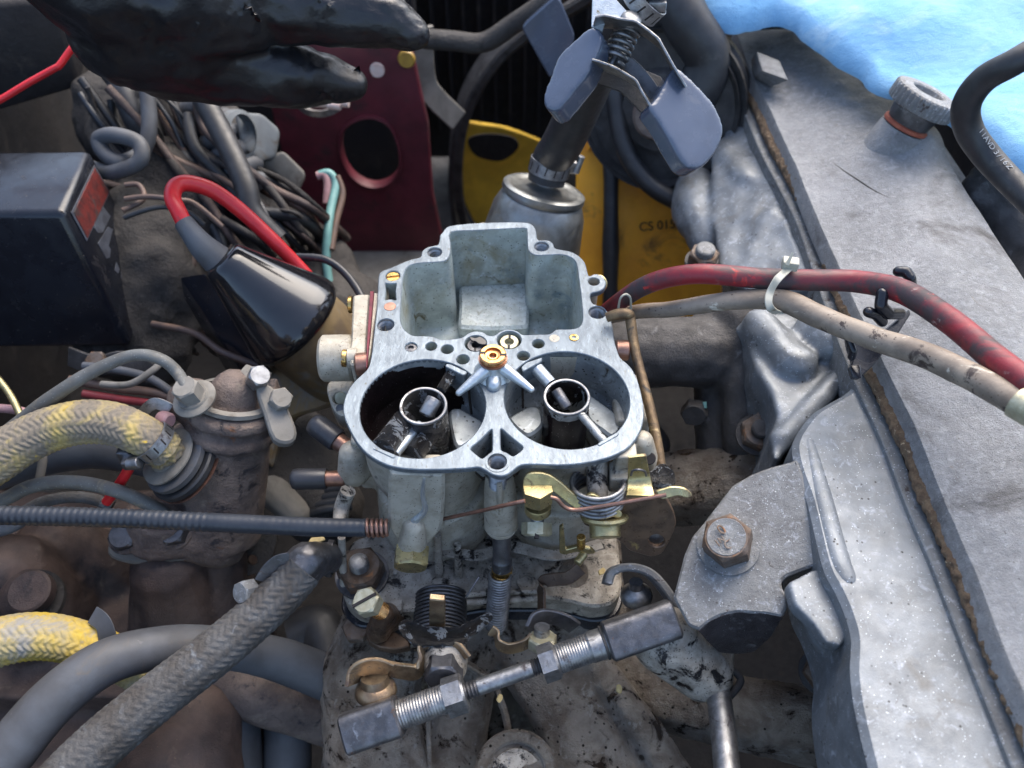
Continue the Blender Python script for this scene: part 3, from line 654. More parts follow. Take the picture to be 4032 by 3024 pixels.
# air corrector jets
for k, (c_, r_) in enumerate(jc_):
    lathe('jet_well', [(r_, -.02), (r_*.98, -1.0), (0, -1.0)], c_, (0, 0, 1), 'bowl_grey', carb, 32)
    m_ = 'zinc_pale' if k else 'steel_dark'
    lathe('air_jet', [(r_*.82, -.6), (r_*.82, -.16), (r_*.76, -.10), (r_*.40, -.10), (r_*.36, -.35), (0, -.36)], c_, (0, 0, 1), m_, carb, 32)
    for s_ in (-1, 1):
        d_ = V3((.06, 1, 0)).normalized()
        box('jet_slot', c_+d_*(s_*r_*.58)+V3((0, 0, -.115)), (r_*.2, r_*.42, .05), 'dark_print', carb, bev=.005)
wing = [(868,752),(905,758),(935,750),(972,778),(966,800),(925,795),(905,780),(880,775)]
plate('gasket_scrap', cr(Ws('e', wing, .07), 3), 'bore_oil', carb, t=.07, bev=.02)
# accelerator pump discharge nozzle
hub = W('e', 1018, 968, 0.); top = W('e', 1012, 858, 1.05); hub = V3((top.x, hub.y*.45+top.y*.55, 0))
top = V3((hub.x, hub.y, 1.0))
lathe('pump_nozzle', [(.80, -.05), (.70, .10), (.58, .28), (.52, .5), (.53, .66), (.54, .72), (0, .74)], hub, (0, 0, 1), 'bright_alu', carb, 36)
lathe('seal_washer', [(0, .72), (.56, .72), (.56, .79), (0, .79)], hub, (0, 0, 1), 'copper', carb, 36)
h2 = hub+V3((0, 0, .79))
lathe('nozzle_screw', [(.50, 0), (.52, .05), (.52, .22), (.47, .26), (.33, .26), (.31, .12), (.22, .10), (.20, .16), (.15, .16), (.12, -.1), (0, -.1)], h2, (0, 0, 1), 'brass_orange', carb, 44)
for s_ in (-1, 1): box('screw_slot', h2+V3((s_*.40, -s_*.05, .235)), (.24, .13, .06), 'dark_print', carb, bev=.005)
for (x0, y0, z0, x1, y1, z1) in ((962,965,.45, 800,1102,.12), (1082,950,.45, 1252,1080,.12)):
    a, b = W('e', x0, y0, z0), W('e', x1, y1, z1)
    blob('nozzle_arm', [p_caps(hub+V3((0, 0, .42)), .36, a, .27), p_caps(a, .27, b, .14)], 'bright_alu', carb, .045, 4)
blob('nozzle_foot', [p_caps(hub+V3((0, .1, .12)), .42, hub+V3((.03, -.75, .05)), .3)], 'bright_alu', carb, .06, 4)
# ---- body castings between top flange and base
bp = [V3((cL.x-1.6, -3.6, -6.6)), V3((cR.x+1.6, -3.6, -6.6))]
blob('main_body', [p_box(((cL.x+cR.x)/2, cL.y+.6, -3.6), (6.6, 3.6, 6.0)), p_cyl(cL+V3((0, 0, -4.8)), cL+V3((0, 0, -7.6)), 2.35, 2.6), p_cyl(cR+V3((0, 0, -4.8)), cR+V3((0, 0, -7.6)), 2.35, 2.6),
    p_box((cL.x-2.6, cL.y+1.6, -4.2), (1.2, 3, 3.4)), p_box((cR.x+2.7, cR.y+1.2, -3.2), (1.4, 2.6, 3.6)), p_box((0, 4.2, -6.2), (6.5, 5, 2.5))][1:], 'alu_cast', carb, .14, 6, .03, 1.5)
# base flange
bf = [V3((x, y, -8.0)) for x, y in ((-7.2, -5.0), (-6.4, -5.7), (-3.3, -5.6), (-2.2, -5.2), (-1.2, -5.0), (1.2, -5.0), (2.4, -5.2), (3.4, -5.5), (4.3, -5.3), (4.7, -4.6), (4.7, 3.5), (4.3, 4.2), (-4.6, 4.2), (-5.1, -1.5), (-7.2, -2.4))]
plate('base_flange', rnd(bf, .4), 'alu_dark', carb, t=1.1, bev=.1)
plate('insulator_block', rnd([V3((p.x*1.03, p.y*1.03, -9.11)) for p in bf], .4), 'black_plastic', carb, t=.9, bev=.06)
for x in (-3.2, -1.9, .9, 2.3): pass
# stiffening ribs and small pads on the base
for x0, y0, x1, y1 in ((745,480,760,740), (870,545,880,740), (150,500,165,800)):
    a, b = VY('h', x0, y0, -3.65), W('h', x1, y1, -8.0)
    tube('cast_rib', [a, b], [.16, .18], 'alu_dark', carb, 12, straight=True)
# ---- front: cable bracket block with bolt
pb_ = plane3(VY('h', 440, 95, -3.93), VY('h', 790, 95, -3.93), VY('h', 600, 560, -4.5))
P = [pb_.at('h', x, y) for x, y in ((442,92),(620,100),(790,108),(792,250),(782,400),(760,470),(715,520),(690,560),(500,560),(480,505),(440,440),(436,260))]
FB = rnd(P, .16, 3)
plate('cable_bracket', FB, 'alu_cast', carb, n=pb_.n, t=.32, bev=.12)
box('bracket_web', pb_.at('h', 615, 330)+V3((0, 1.0, -.3)), (1.9, 1.8, 2.6), 'alu_cast', carb, bev=.15)
a, b = pb_.at('h', 665, 130), pb_.at('h', 668, 330)
tube('cast_seam', [a, pb_.at('h', 655, 230), b, pb_.at('h', 600, 400), pb_.at('h', 575, 470)], [.05, .09, .12, .17, .22], 'bright_alu', carb, 10)
c0 = VY('h', 592, 470, -4)
ax = V3((-.02, -.90, -.42)).normalized(); c1 = VY('h', 588, 575, -4.4)
blob('bolt_boss', [p_caps(pb_.at('h', 600, 430), .45, pb_.at('h', 590, 530), .6)], 'alu_cast', carb, .08, 4)
ax = V3((-.02, -.50, -.86)).normalized()
hexhead('bracket_bolt', pb_.at('h', 588, 568), V3((0, -1, -.14)), 1.26, .8, 'zinc_yellow', carb, phase=R(18))
# centre boss, plunger and return spring
cb = VY('h', 1135, 200, -3.55)
tube('centre_boss', [VY('h', 1130, 105, -3.25), VY('h', 1135, 200, -3.45), VY('h', 1140, 330, -3.6), VY('h', 1142, 425, -3.75)], [.5, .6, .66, .66], 'alu_cast', carb, 28)
lathe('boss_collar', [(0, 0), (.66, 0), (.67, .06), (.55, .3), (.4, .36), (0, .36)], VY('h', 1142, 420, -3.77), V3((0, -.25, -.97)), 'alu_cast', carb, 32)
tube('boss_rib', [VY('h', 1132, 150, -3.9), VY('h', 1135, 260, -4.03), VY('h', 1137, 345, -4.1)], [.10, .13, .1], 'alu_cast', carb, 10)
pa, pb = VY('h', 1147, 440, -3.95), VY('h', 1148, 690, -4.65)
tube('pump_plunger', [pa, pa.lerp(pb, .75), pa.lerp(pb, .78), pb], [.36, .38, .41, .41], 'steel_dark', carb, 24, straight=True)
lathe('plunger_tip', [(0, 0), (.43, 0), (.43, .08), (.38, .1), (.38, .25), (.42, .27), (.42, .4), (.33, .42), (.3, .3), (0, .3)], pb, pb-pa, 'brass', carb, 28)
sa, sb = VY('h', 1138, 730, -4.95), VY('h', 1112, 1055, -6.0)
coil('return_spring', sa, sb, .42, .062, 21, 'steel', carb)
# ---- throttle shaft spring pack, lower left of centre
s0, s1 = VY('h', 768, 830, -4.25), W('h', 770, 985, -8.6)
s0 = V3((W('h', 770, 870, -8.3).x, -5.0, -8.3)); s1 = V3((s0.x, -6.9, -8.35))
coil('throttle_spring', s0+V3((0, .2, 0)), s1, 1.05, .07, 13, 'steel_dark', carb)
cyl('throttle_shaft', s0+V3((0, .8, 0)), s1+V3((0, -.5, 0)), .5, 'alu_dark', carb)
cyl('shaft_bushing', s0+V3((0, .2, 0)), s1+V3((0, .3, 0)), .72, 'alu_dark', carb)
q = [VY('h', x, y, s1.y-.1) for x, y in ((695,885),(795,895),(795,1060),(695,1055))]
plate('spring_tab', rnd(q, .06), 'bronze', carb, n=(0, -1, 0), t=.22, bev=.04)
cyl('lever_collar', s1+V3((0, -.2, -.15)), s1+V3((0, -1.1, -.3)), 1.0, 'alu_dark', carb)
for k in range(4):
    lathe('lever_disc', [(0, 0), (1.12-.06*k, .02), (1.16-.06*k, .08), (1.12-.06*k, .16), (0, .18)], s1+V3((.05*k, -.15-.26*k, -.1-.16*k)), (.02*k, -.93, -.3), 'oil_wrinkle', carb, 40)
blob('grease_clump', [p_caps(D('h', 560, 1060, 31.2), .35, D('h', 640, 1120, 31), .42), p_caps(D('h', 660, 1120, 31), .4, D('h', 900, 1110, 31), .35), p_caps(D('h', 900, 1100, 31), .32, D('h', 1060, 1000, 31.3), .22)], 'oil_wrinkle', carb, .08, 3, .05, 3)
strip('spring_anchor', [D('h', 1075, 1075, 31.0), D('h', 1110, 1100, 31.0), D('h', 1130, 1160, 30.9), D('h', 1190, 1190, 30.9), D('h', 1290, 1165, 30.9), D('h', 1340, 1110, 31)], .5, .12, 'bronze', carb, wdir=(0, .5, 1), sub=4)
tube('spring_hook', [sb, sb+V3((-.15, -.1, -.3)), sb+V3((0, -.15, -.55)), sb+V3((.25, -.1, -.4))], .06, 'steel', carb, 8)
# left stud nut, idle speed screw
nb = W('h', 280, 735, -8.0)
lathe('stud_washer', [(0, 0), (1.15, 0), (1.15, .14), (0, .14)], nb, (0, 0, 1), 'steel_dark', carb, 40)
hexhead('stud_nut', nb+V3((0, 0, .14)), (0, 0, 1), 1.75, .72, 'rust_steel', carb, phase=R(10))
screwthread('stud', nb+V3((0, 0, .8)), nb+V3((0, 0, 1.25)), .42, 'steel', carb, .1, .03)
lathe('stud_end', [(.39, 0), (.35, .06), (.14, .12), (0, .12)], nb+V3((0, 0, 1.24)), (0, 0, 1), 'steel', carb, 24)
i1 = D('h', 405, 965, 32.0); i0 = D('h', 330, 915, 30.9)
screwthread('idle_screw_thread', i1, i0, .36, 'brass_orange', carb, .13, .055)
idx = (i0-i1).normalized()
hexhead('idle_screw_head', i0, idx, .95, .62, 'zinc_pale', carb, phase=R(10))
sb_ = i0 + idx*.62; u_, v_, _n = basis(idx)
box('screw_slot', sb_ + V3((0, 0, 0)), (1.0, .11, .10), 'dark_print', carb, rot=Matrix((u_*.9+v_*.44, v_*.9-u_*.44, _n)).transposed(), bev=.0)
blob('idle_screw_lug', [p_chain([i1+(i1-i0)*.05, W('h', 380, 1080, -8.6), W('h', 330, 1140, -9)], [.42, .55, .5])[0], p_caps(i1+(i1-i0)*.05, .42, W('h', 460, 1000, -8.7), .6)], 'brown_lever', carb, .09, 4, .03, 3)
P = [W('h', x, y, -8.9) for x, y in ((300,1080),(440,1060),(560,1130),(580,1175),(480,1195),(380,1180),(310,1140))]
plate('stop_bracket', rnd(P, .1), 'brown_lever', carb, t=.5, bev=.05)
for x0, y0, w_, h_ in ((500,900,.35,1.3),):
    box('shaft_lug', W('h', 500, 960, -8.3), (.5, .5, 1.3), 'alu_dark', carb, bev=.08)
# front edge bar of the base
tube('base_lip', [W('h', 930, 905, -7.9), W('h', 1150, 890, -7.9), W('h', 1370, 880, -7.9)], .16, 'alu_dark', carb, 10)
tube('base_lip', [W('h', 930, 855, -7.6), W('h', 1150, 840, -7.6), W('h', 1370, 835, -7.6)], .13, 'alu_dark', carb, 10)
# bent lever behind with wire link (dark, right of centre)
strip('link_lever', [W('h', 1395, 960, -7.6), W('h', 1395, 870, -7.3), W('h', 1400, 780, -7.0), W('h', 1480, 760, -6.7), W('h', 1560, 750, -6.4), W('h', 1640, 690, -6.0)], .55, .12, 'brown_lever', carb, wdir=(.2, .6, .8))
P = [VY('h', x, y, -4.65) for x, y in ((1505,445),(1530,430),(1545,580),(1620,560),(1700,575),(1730,600),(1690,605),(1610,590),(1540,610),(1505,600))]
plate('linkage_tab', rnd(P, .08), 'zinc_yellow', carb, n=(0, -1, 0), t=.15, bev=.03)
cyl('pivot_pin', VY('h', 1660, 600, -4.95), VY('h', 1615, 660, -5.35), .17, 'zinc_yellow', carb)
cyl('pivot_pin', VY('h', 1640, 495, -4.55), VY('h', 1640, 560, -4.65), .17, 'brass', carb)
# ---- right of centre: choke lever, clamp screw, spring, throttle lever
PZ = -4.1
lev = [(1280,150),(1310,118),(1380,112),(1450,125),(1520,160),(1580,200),(1640,225),(1700,205),(1760,225),(1830,260),(1880,290),(1850,310),(1760,285),(1700,262),(1640,285),(1560,250),(1500,215),(1450,190),(1400,170),(1340,180),(1300,215),(1280,200)]
plate('choke_lever', cr([VY('h', x, y, PZ) for x, y in lev], 3), 'zinc_yellow', carb, n=(0, -.86, .5), t=.16, bev=.03)
hexhead('clamp_nut', VY('h', 1370, 185, PZ-.15), V3((.0, -.18, -.98)), 1.0, .72, 'zinc_yellow', carb, phase=R(22))
ca = VY('h', 1372, 305, PZ-.2); cbb = VY('h', 1368, 420, PZ-.35)
lathe('clamp_collar', [(0, 0), (.48, 0), (.5, .05), (.5, .3), (.42, .36), (.32, .55), (0, .55)], VY('h', 1372, 295, PZ-.2), V3((0, -.2, -.98)), 'zinc_yellow', carb, 36)
screwthread('clamp_screw_thread', VY('h', 1370, 345, PZ-.3), VY('h', 1368, 410, PZ-.4), .25, 'steel', carb, .09, .03)
hb_ = VY('h', 1365, 408, PZ-.35); hx = V3((-.03, -.88, -.46)).normalized()
hexhead('clamp_screw_head', hb_, hx, 1.0, .5, 'zinc_pale', carb, phase=R(8))
u_, v_, _n = basis(hx); he = hb_+hx*.5
box('screw_slot', he, (.16, 1.0, .18), 'dark_print', carb, rot=Matrix((u_, v_, _n)).transposed(), bev=0)
# big return spring: five fat coils, axis towards the front
sp = V3((VY('h', 1745, 190, -3.65).x, -4.3, VY('h', 1745, 190, -3.65).z))
g0, g1 = VY('h', 1742, 205, -3.35), VY('h', 1762, 245, -4.3)
g0 = VY('h', 1745, 148, -3.75); g1 = g0 + V3((.05, -.30, -.95)).normalized()*1.0
coil('choke_spring', g0, g1, .98, .085, 5.5, 'steel', carb, r2=.92, a0=.3)
cyl('lever_shaft', g0+V3((0, .9, .1)), g1, .4, 'alu_dark', carb)
# throttle lever plate (brown) with boss, washer and slotted screw
TZ = -4.55
tl = [(1800,300),(1900,290),(2050,255),(2150,240),(2212,330),(2230,420),(2190,520),(2170,560),(2140,600),(2080,620),(2000,600),(1940,580),(1900,540),(1840,500),(1760,480),(1700,440),(1660,420),(1640,360),(1680,320)]
th_ = [(2060,520),(2075,495),(2110,482),(2150,500),(2160,540),(2120,560),(2080,550)]
nrm = V3((0, -.93, .36))
pl_ = Pl(VY('h', 1900, 400, TZ), nrm)
plate('throttle_lever', cr([pl_.at('h', x, y) for x, y in tl], 3), 'brown_lever', carb, [cr([pl_.at('h', x, y) for x, y in th_], 3)], n=nrm, t=.2, bev=.035)
plate('lever_slot_liner', cr([pl_.at('h', x, y)-nrm*.45 for x, y in ((2030,500),(2080,470),(2150,480),(2190,540),(2130,590),(2060,570))], 3), 'steel', carb, n=nrm, t=.1)
bx = V3((.02, -.80, -.22)).normalized(); wc = pl_.at('h', 1785, 365)+nrm*.05
bx = V3((.03, -.60, -.80)).normalized()
lathe('pivot_washer', [(.3, -.12), (.86, -.1), (.9, 0), (.86, .1), (.45, .14), (.43, .3), (.34, .34), (0, .34)], wc, V3((.02, -.66, -.75)), 'zinc_yellow', carb, 44)
ha = wc + V3((.02, -.66, -.75)).normalized()*.25
slothead('pivot_screw', ha, V3((.03, -.90, -.42)), .58, .55, 'zinc_yellow', carb, .11, .16, R(-20))
# stop lug at far right: gold tongue and clip
strip('gold_tongue', [VY('h', 1990, -10, -3.4), VY('h', 1995, 60, -3.5), VY('h', 2000, 130, -3.65), VY('h', 2005, 190, -3.95), VY('h', 2010, 245, -4.35)], (.62, 1.05), .12, 'zinc_yellow', carb, wdir=(1, 0, 0))
tube('clip_ring', [VY('h', 1952, 112, -3.8), VY('h', 1962, 85, -3.85), VY('h', 1998, 78, -3.9), VY('h', 2035, 88, -3.85), VY('h', 2045, 115, -3.8)], .045, 'steel_dark', carb, 8)
P = [VY('h', x, y, -4.35) for x, y in ((2110,215),(2160,200),(2212,190),(2280,195),(2320,215),(2325,240),(2290,245),(2240,235),(2180,245),(2130,250))]
plate('lever_ear', cr(P, 3), 'zinc_yellow', carb, n=(0, -.7, .7), t=.14, bev=.03)
# cast lugs under the right barrel
blob('side_lug', [p_box(VY('l', 380, 490, -2.95), (.75, .7, 1.2)), p_box(VY('l', 350, 660, -3.25), (1.0, .8, .9)), p_caps(VY('l', 540, 330, -2.25), .45, VY('l', 590, 560, -2.45), .5)], 'alu_cast', carb, .06, 3)
cyl('lug_bore', VY('l', 610, 485, -2.8), VY('l', 600, 490, -2.45), .24, 'dark_print', carb)
# ---- left: choke housing, gasket, vacuum caps
P = [W('j', x, y, -.25) for x, y in ((290,128),(340,118),(428,116),(402,500),(395,618),(318,628),(300,700),(265,690),(262,600),(275,480))]
plate('housing_cover', rnd(P, .12), 'alu_cast', carb, t=2.4, bev=.07)
P = [W('j', x, y, -.05) for x, y in ((430,96),(458,96),(424,480),(402,720),(396,720),(406,480))]
plate('red_gasket', P, 'gasket_red', carb, t=2.5, bev=.01)
P = [W('j', x, y, -.25) for x, y in ((458,105),(520,110),(470,350),(440,600),(404,720),(425,470))]
plate('housing_mount', P, 'alu_cast', carb, t=2.2, bev=.05)
cyl('housing_drum', W('j', 30, 645, -1.2), W('j', 300, 640, -1.2), .98, 'alu_cast', carb, ch=.12)
slothead('cover_screw', W('j', 285, 205, -.9), (-1, 0, 0), .38, .16, 'brass', carb, .08, .08)
slothead('cover_screw', W('j', 238, 645, -.45), (-1, 0, .1), .36, .18, 'brass', carb, .08, .08, R(40))
cyl('cover_boss', W('j', 245, 645, -.5), W('j', 330, 640, -.5), .42, 'alu_cast', carb)
a = W('j', 312, 700, -.5); cyl('copper_plug', a, W('j', 420, 690, -.5), .48, 'copper', carb)
fl = [(85,850),(130,820),(260,800),(300,850),(290,960),(250,1060),(210,1110),(150,1080),(110,1010),(80,920)]
FH = [circle(W('j', 190, 968, -3.0), .32, 20)]
plate('vacuum_flange', cr(Ws('j', fl, -3.0), 3), 'alu_cast', carb, FH, t=.9, bev=.06)
cyl('flange_screw', W('j', 195, 975, -3.3), W('j', 195, 975, -3.15), .3, 'zinc_pale', carb)
cyl('flange_screw', W('j', 190, 1055, -3.1), W('j', 190, 1055, -2.95), .2, 'steel_dark', carb)
blob('port_boss', [p_caps(W('j', 290, 1430, -3.4), .62, W('j', 300, 1560, -4.2), .72), p_caps(W('j', 300, 1500, -3.9), .6, W('j', 420, 1480, -4.2), .7)], 'alu_cast', carb, .08, 4)
cyl('port_bore', W('j', 245, 1600, -4.1), W('j', 238, 1612, -4.0), .3, 'bore_oil', carb)
a, b = W('d', 2165, 1290, -3.6), W('d', 1990, 1160, -3.3)
cyl('vacuum_port', a, a.lerp(b, .45), .38, 'copper', carb); lathe('rubber_cap', [(.36, 0), (.47, 0), (.50, .06), (.5, 1.1), (.44, 1.35), (.25, 1.45), (0, 1.47)], a.lerp(b, .36), b-a, 'rubber_cap', carb, 32, smooth=60)
a, b = W('d', 2150, 1475, -4.3), W('d', 1805, 1480, -4.3)
cyl('vacuum_port', a, a.lerp(b, .5), .33, 'copper', carb); lathe('rubber_cap', [(.32, 0), (.42, 0), (.44, .05), (.44, 1.2), (.40, 1.4), (.22, 1.5), (0, 1.52)], a.lerp(b, .34), b-a, 'rubber_cap', carb, 32, smooth=60)
# right side copper plug
a = W('e', 1775, 835, -.45); cyl('side_plug', a, a+V3((.55, -.02, 0)), .42, 'copper', carb)
cyl('ear_pillar', W('e', 1665, 425, -.5), W('e', 1665, 425, -3.2), .42, 'zinc_yellow', carb)
# copper coloured choke wire and its end
tube('choke_wire', [VY('h', 745, 395, -3.95), VY('h', 775, 386, -4), VY('h', 1000, 338, -4.55), VY('h', 1200, 292, -4.95), VY('h', 1290, 272, -5)], .075, 'copper', carb, 10)
tube('choke_wire', [VY('h', 1450, 250, -5), VY('h', 1490, 262, -5.05), VY('h', 1530, 305, -5.15), VY('h', 1590, 328, -5.2), VY('h', 1700, 318, -5.25), VY('h', 1950, 275, -5.35), VY('h', 2170, 235, -5.35)], .075, 'copper', carb, 10)
# choke link rod (bronze) with rubber boot
tube('link_rod', [W('e', 1722, 632, .35), W('e', 1790, 612, .55), W('e', 1850, 612, .55), W('e', 1868, 650, .3), W('e', 1900, 850, -.3), W('e', 1985, 1180, -.9), W('e', 2040, 1440, -1.4), W('e', 2058, 1570, -1.7)], [.20, .23, .23, .22, .2, .21, .2, .19], 'bronze_rod', carb, 18, 10)
q0 = VY('l', 728, 600, -3.15); q1 = VY('l', 745, 720, -3.55)
blob('rod_boot', [p_caps(q0, .28, q0.lerp(q1, .6), .48), p_caps(VY('l', 650, 670, -3.45), .28, q0.lerp(q1, .5), .45)], 'oil_wrinkle', carb, .06, 3, .02, 5)
cyl('boot_end', q0.lerp(q1, .8), q1+(q1-q0)*.1, .36, 'steel', carb)

for x0, y0, x1, y1, r_ in ((1240,585,1290,600,.36),(1300,780,1330,790,.25)):
    c_ = W('h', x0, y0, -7.98); lathe('cast_pad', [(r_*1.7, 0), (r_*1.6, .12), (r_*1.1, .12), (r_*1.05, .05), (0, .05)], c_, (0, 0, 1), 'alu_dark', carb, 32)
strip('body_flange_joint', [V3((-3.6, -3.3, -6.75)), V3((-1.6, -3.75, -6.75)), V3((0, -3.35, -6.75)), V3((1.8, -3.75, -6.75)), V3((3.8, -3.2, -6.75))], .5, .12, 'alu_dark', carb, wdir=(0, 1, 0), sub=6)
tube('torn_wire', [D('h', 925, 870, 31.6), D('h', 960, 815, 31.5), D('h', 1005, 745, 31.6)], .045, 'steel_dark', carb, 8)
tube('vent_pipe', [VY('h', 190, 210, -3.3), VY('h', 150, 320, -3.6), VY('h', 140, 470, -4.6)], [.3, .3, .28], 'alu_dark', carb, 16)
random.seed(11)
for k in range(7):
    p = W('h', random.uniform(300, 1300), random.uniform(620, 820), -7.96); cyl('rivet', p, p+V3((0, 0, .1)), random.uniform(.06, .12), 'alu_dark', carb, seg=14)
# ================================================================ SETTING: bottom of the engine bay
gz = -34
n_ = 40; vs = []; fs = []
for i in range(n_+1):
    for j in range(n_+1):
        x, y = -60+120*i/n_, -45+130*j/n_; vs.append(V3((x, y, gz+2.5*noise.noise(V3((x*.09, y*.09, 0))))))
fs = [(i*(n_+1)+j, (i+1)*(n_+1)+j, (i+1)*(n_+1)+j+1, i*(n_+1)+j+1) for i in range(n_) for j in range(n_)]
mk('ground', vs, fs, 'black_grime', kind='structure', fix=False)  # colour darkened to stand in for shade of clutter left out
def wall(name, pts, t, n, mat, label, cat, **kw): return plate(name, pts, mat, n=n, t=t, bev=.2, label=label, cat=cat, **kw)
wall('inner_fender', [V3((-37, -40, -34)), V3((-33, -40, 6)), V3((-27, 75, 6)), V3((-31, 75, -34))], 1.0, (1, .05, -.1), 'bay_paint', 'dark grimy inner fender wall behind the black box at upper left', 'fender')
wall('inner_fender', [V3((34, -40, -34)), V3((32, -40, 1)), V3((32, 75, 1)), V3((34, 75, -34))], 1.0, (-1, .0, 0), 'bay_paint', 'dark inner fender wall beyond the valve cover at right', 'fender')
radiator = thing('radiator', 'dark radiator core behind the yellow fan at the top of the picture', 'radiator', (5, 62, -30))
plate('core', [V3((-14, 62, -32)), V3((28, 62, -32)), V3((28, 62, 14)), V3((-14, 62, 14))], 'black_grime', radiator, n=(0, -1, 0), t=3)
for k in range(26):
    box('fin', (-13+k*1.6, 61.6, -8), (.25, 1.0, 40), 'bay_paint', radiator, bev=0)
# ================================================================ INTAKE MANIFOLD
mf = thing('intake_manifold', 'oily speckled cast intake manifold fanning out beneath the carburetor', 'manifold', (0, -4, -16))
def Z(x, y, z): return W('F', x, y, z)
prims = [p_box((0, -.6, -11.0), (10.2, 9.8, 1.9)), p_box((-5.6, -3.7, -11.0), (3, 3.4, 1.9)), p_box((-.2, 1.2, -14.8), (8.6, 8.0, 5.5)), p_box((-1, -8, -17.5), (16, 14, 1.5))]
prims += p_chain([Z(850, 1330, -11.8), Z(800, 1460, -12.6), Z(810, 1600, -13.4), Z(860, 1800, -14), Z(900, 2100, -15)], [2.3, 2.3, 2.3, 2.4, 2.4])
prims += p_chain([Z(1010, 1400, -12.5), Z(990, 1560, -13.6), Z(980, 1800, -14.6), Z(980, 2150, -15.6)], [1.7, 1.4, 1.3, 1.3])
prims += p_chain([Z(1150, 1400, -12.2), Z(1230, 1530, -12.9), Z(1310, 1690, -13.3), Z(1420, 2000, -14)], [2.0, 1.85, 1.8, 1.9])
prims += p_chain([Z(1230, 1240, -10.2), Z(1235, 1330, -10.6), Z(1300, 1450, -11.3), Z(1400, 1580, -11.9), Z(1510, 1760, -12.6)], [.85, .8, .7, .7, .8])
prims += p_chain([Z(1260, 1380, -13.2), Z(1420, 1500, -13.5), Z(1600, 1540, -12.8), Z(1800, 1580, -12)], [1.7, 1.6, 1.6, 1.7])
prims += [p_cyl(Z(1115, 1672, -10.8)+V3((0, .1, -3)), Z(1115, 1672, -10.8), 1.7, 1.6)]
prims += p_chain([Z(1250, 1100, -12), Z(1420, 1060, -10.5), Z(1560, 1045, -9), Z(1700, 1060, -8)], [2.0, 1.9, 1.9, 2.1])
blob('runner_casting', prims, 'manifold', mf, .15, 5, .07, 1.3)
c_ = Z(1115, 1672, -10.6)
lathe('plug_boss', [(1.75, -2.5), (1.7, -.2), (1.55, 0), (1.25, 0), (1.18, -.1), (1.1, -.8), (0, -.85)], c_, (0, -.15, 1), 'manifold', mf, 44)
lathe('core_plug', [(0, 0), (1.0, 0), (1.05, -.1), (1.05, -.5)], c_+V3((0, 0, -.25)), (0, -.15, 1), 'alu_dark', mf, 40)
a = VY('h', 1590, 560, -5.0); 
blob('vertical_boss', [p_caps(W('h', 1590, 760, -8.6), .95, W('h', 1600, 980, -10.4), 1.0)], 'manifold', mf, .12, 5, .04, 1.6)
# hose nipple on the left of the base
# ================================================================ CYLINDER HEAD
AX = V3((-.039, .999, 0)).normalized()
hd = thing('cylinder_head', 'grey aluminium cylinder head with white corrosion patches beside the carburetor', 'cylinder head', (12, 0, -12))
cork = [(1572,94),(1610,191),(1659,312),(1705,400),(1749,486),(1800,630),(1871,809),(1935,945),(1996,1097),(2051,1222),(2121,1395),(2208,1604),(2290,1800),(2420,2150)]
edge = [(1715,952),(1753,889),(1843,827),(1856,800)]
deckL = [(1856,800),(1838,838),(1790,868),(1753,893),(1716,950),(1722,1007),(1748,1083),(1780,1217),(1808,1274),(1830,1326),(1843,1378),(1841,1448),(1852,1534),(1884,1670),(1930,1850),(2000,2150)]
zc = -1.35
ck = [W('F', x, y, zc) for x, y in cork]
dl_ = [W('F', x, y, -1.55) for x, y in deckL]
deck = dl_ + [p+V3((.2, 0, -.4)) for p in reversed(ck[6:])]

dk = cr(dl_, 4, False) + [V3((p.x+.2, p.y, -1.55)) for p in reversed(cr(ck[6:], 4, False))]
plate('deck', dk, 'head_alu', hd, t=4.5, bev=.22)
lip = cr(ck, 6, False)
def offs(P, d, z):
    out = []
    for i, p in enumerate(P):
        t = (P[min(i+1, len(P)-1)]-P[max(i-1, 0)]).normalized(); nn = V3((t.y, -t.x, 0)); out.append(V3((p.x, p.y, z)) + nn*d)
    return out
# points run from far to near, so +d points towards the left of the picture
sgn = -1 if offs(lip, 1, 0)[10].x > lip[10].x else 1
L0 = offs(lip, sgn*.62, -1.28); L1 = offs(lip, sgn*.06, -1.28)
plate('machined_rim', L0+list(reversed(L1)), 'bracket_alu', hd, t=1.6, bev=.05)
ck0 = offs(lip, sgn*.19, -1.02); ck1 = offs(lip, -sgn*.26, -1.02)
gk = thing('valve_cover_gasket', 'crumbly brown cork gasket squeezed along the edge of the valve cover', 'gasket', lip[0])
def jag(P, a, seed): return [p+V3((a*noise.noise(V3((p.x*3, p.y*3, seed))), a*noise.noise(V3((p.x*3, p.y*3, seed+5))), .05*noise.noise(V3((p.x*2, p.y*2, seed+9))))) for p in P]
fine = cr([p for p in lip], 5, False)
blob('cork_strip', p_chain([p+V3((0, 0, .12)) for p in jag(offs(fine, sgn*.03, -1.05), .10, 2)][::2], .27), 'cork', gk, .07, 1, .09, 4)
# cast ridge on the deck
tube('cast_ridge', [W('F', 1745, 960, -1.86), W('F', 1775, 1083, -1.86), W('F', 1808, 1210, -1.86), W('F', 1826, 1255, -1.9), W('F', 1836, 1278, -2.0)], [.34, .44, .46, .44, .34], 'head_alu', hd, 16)
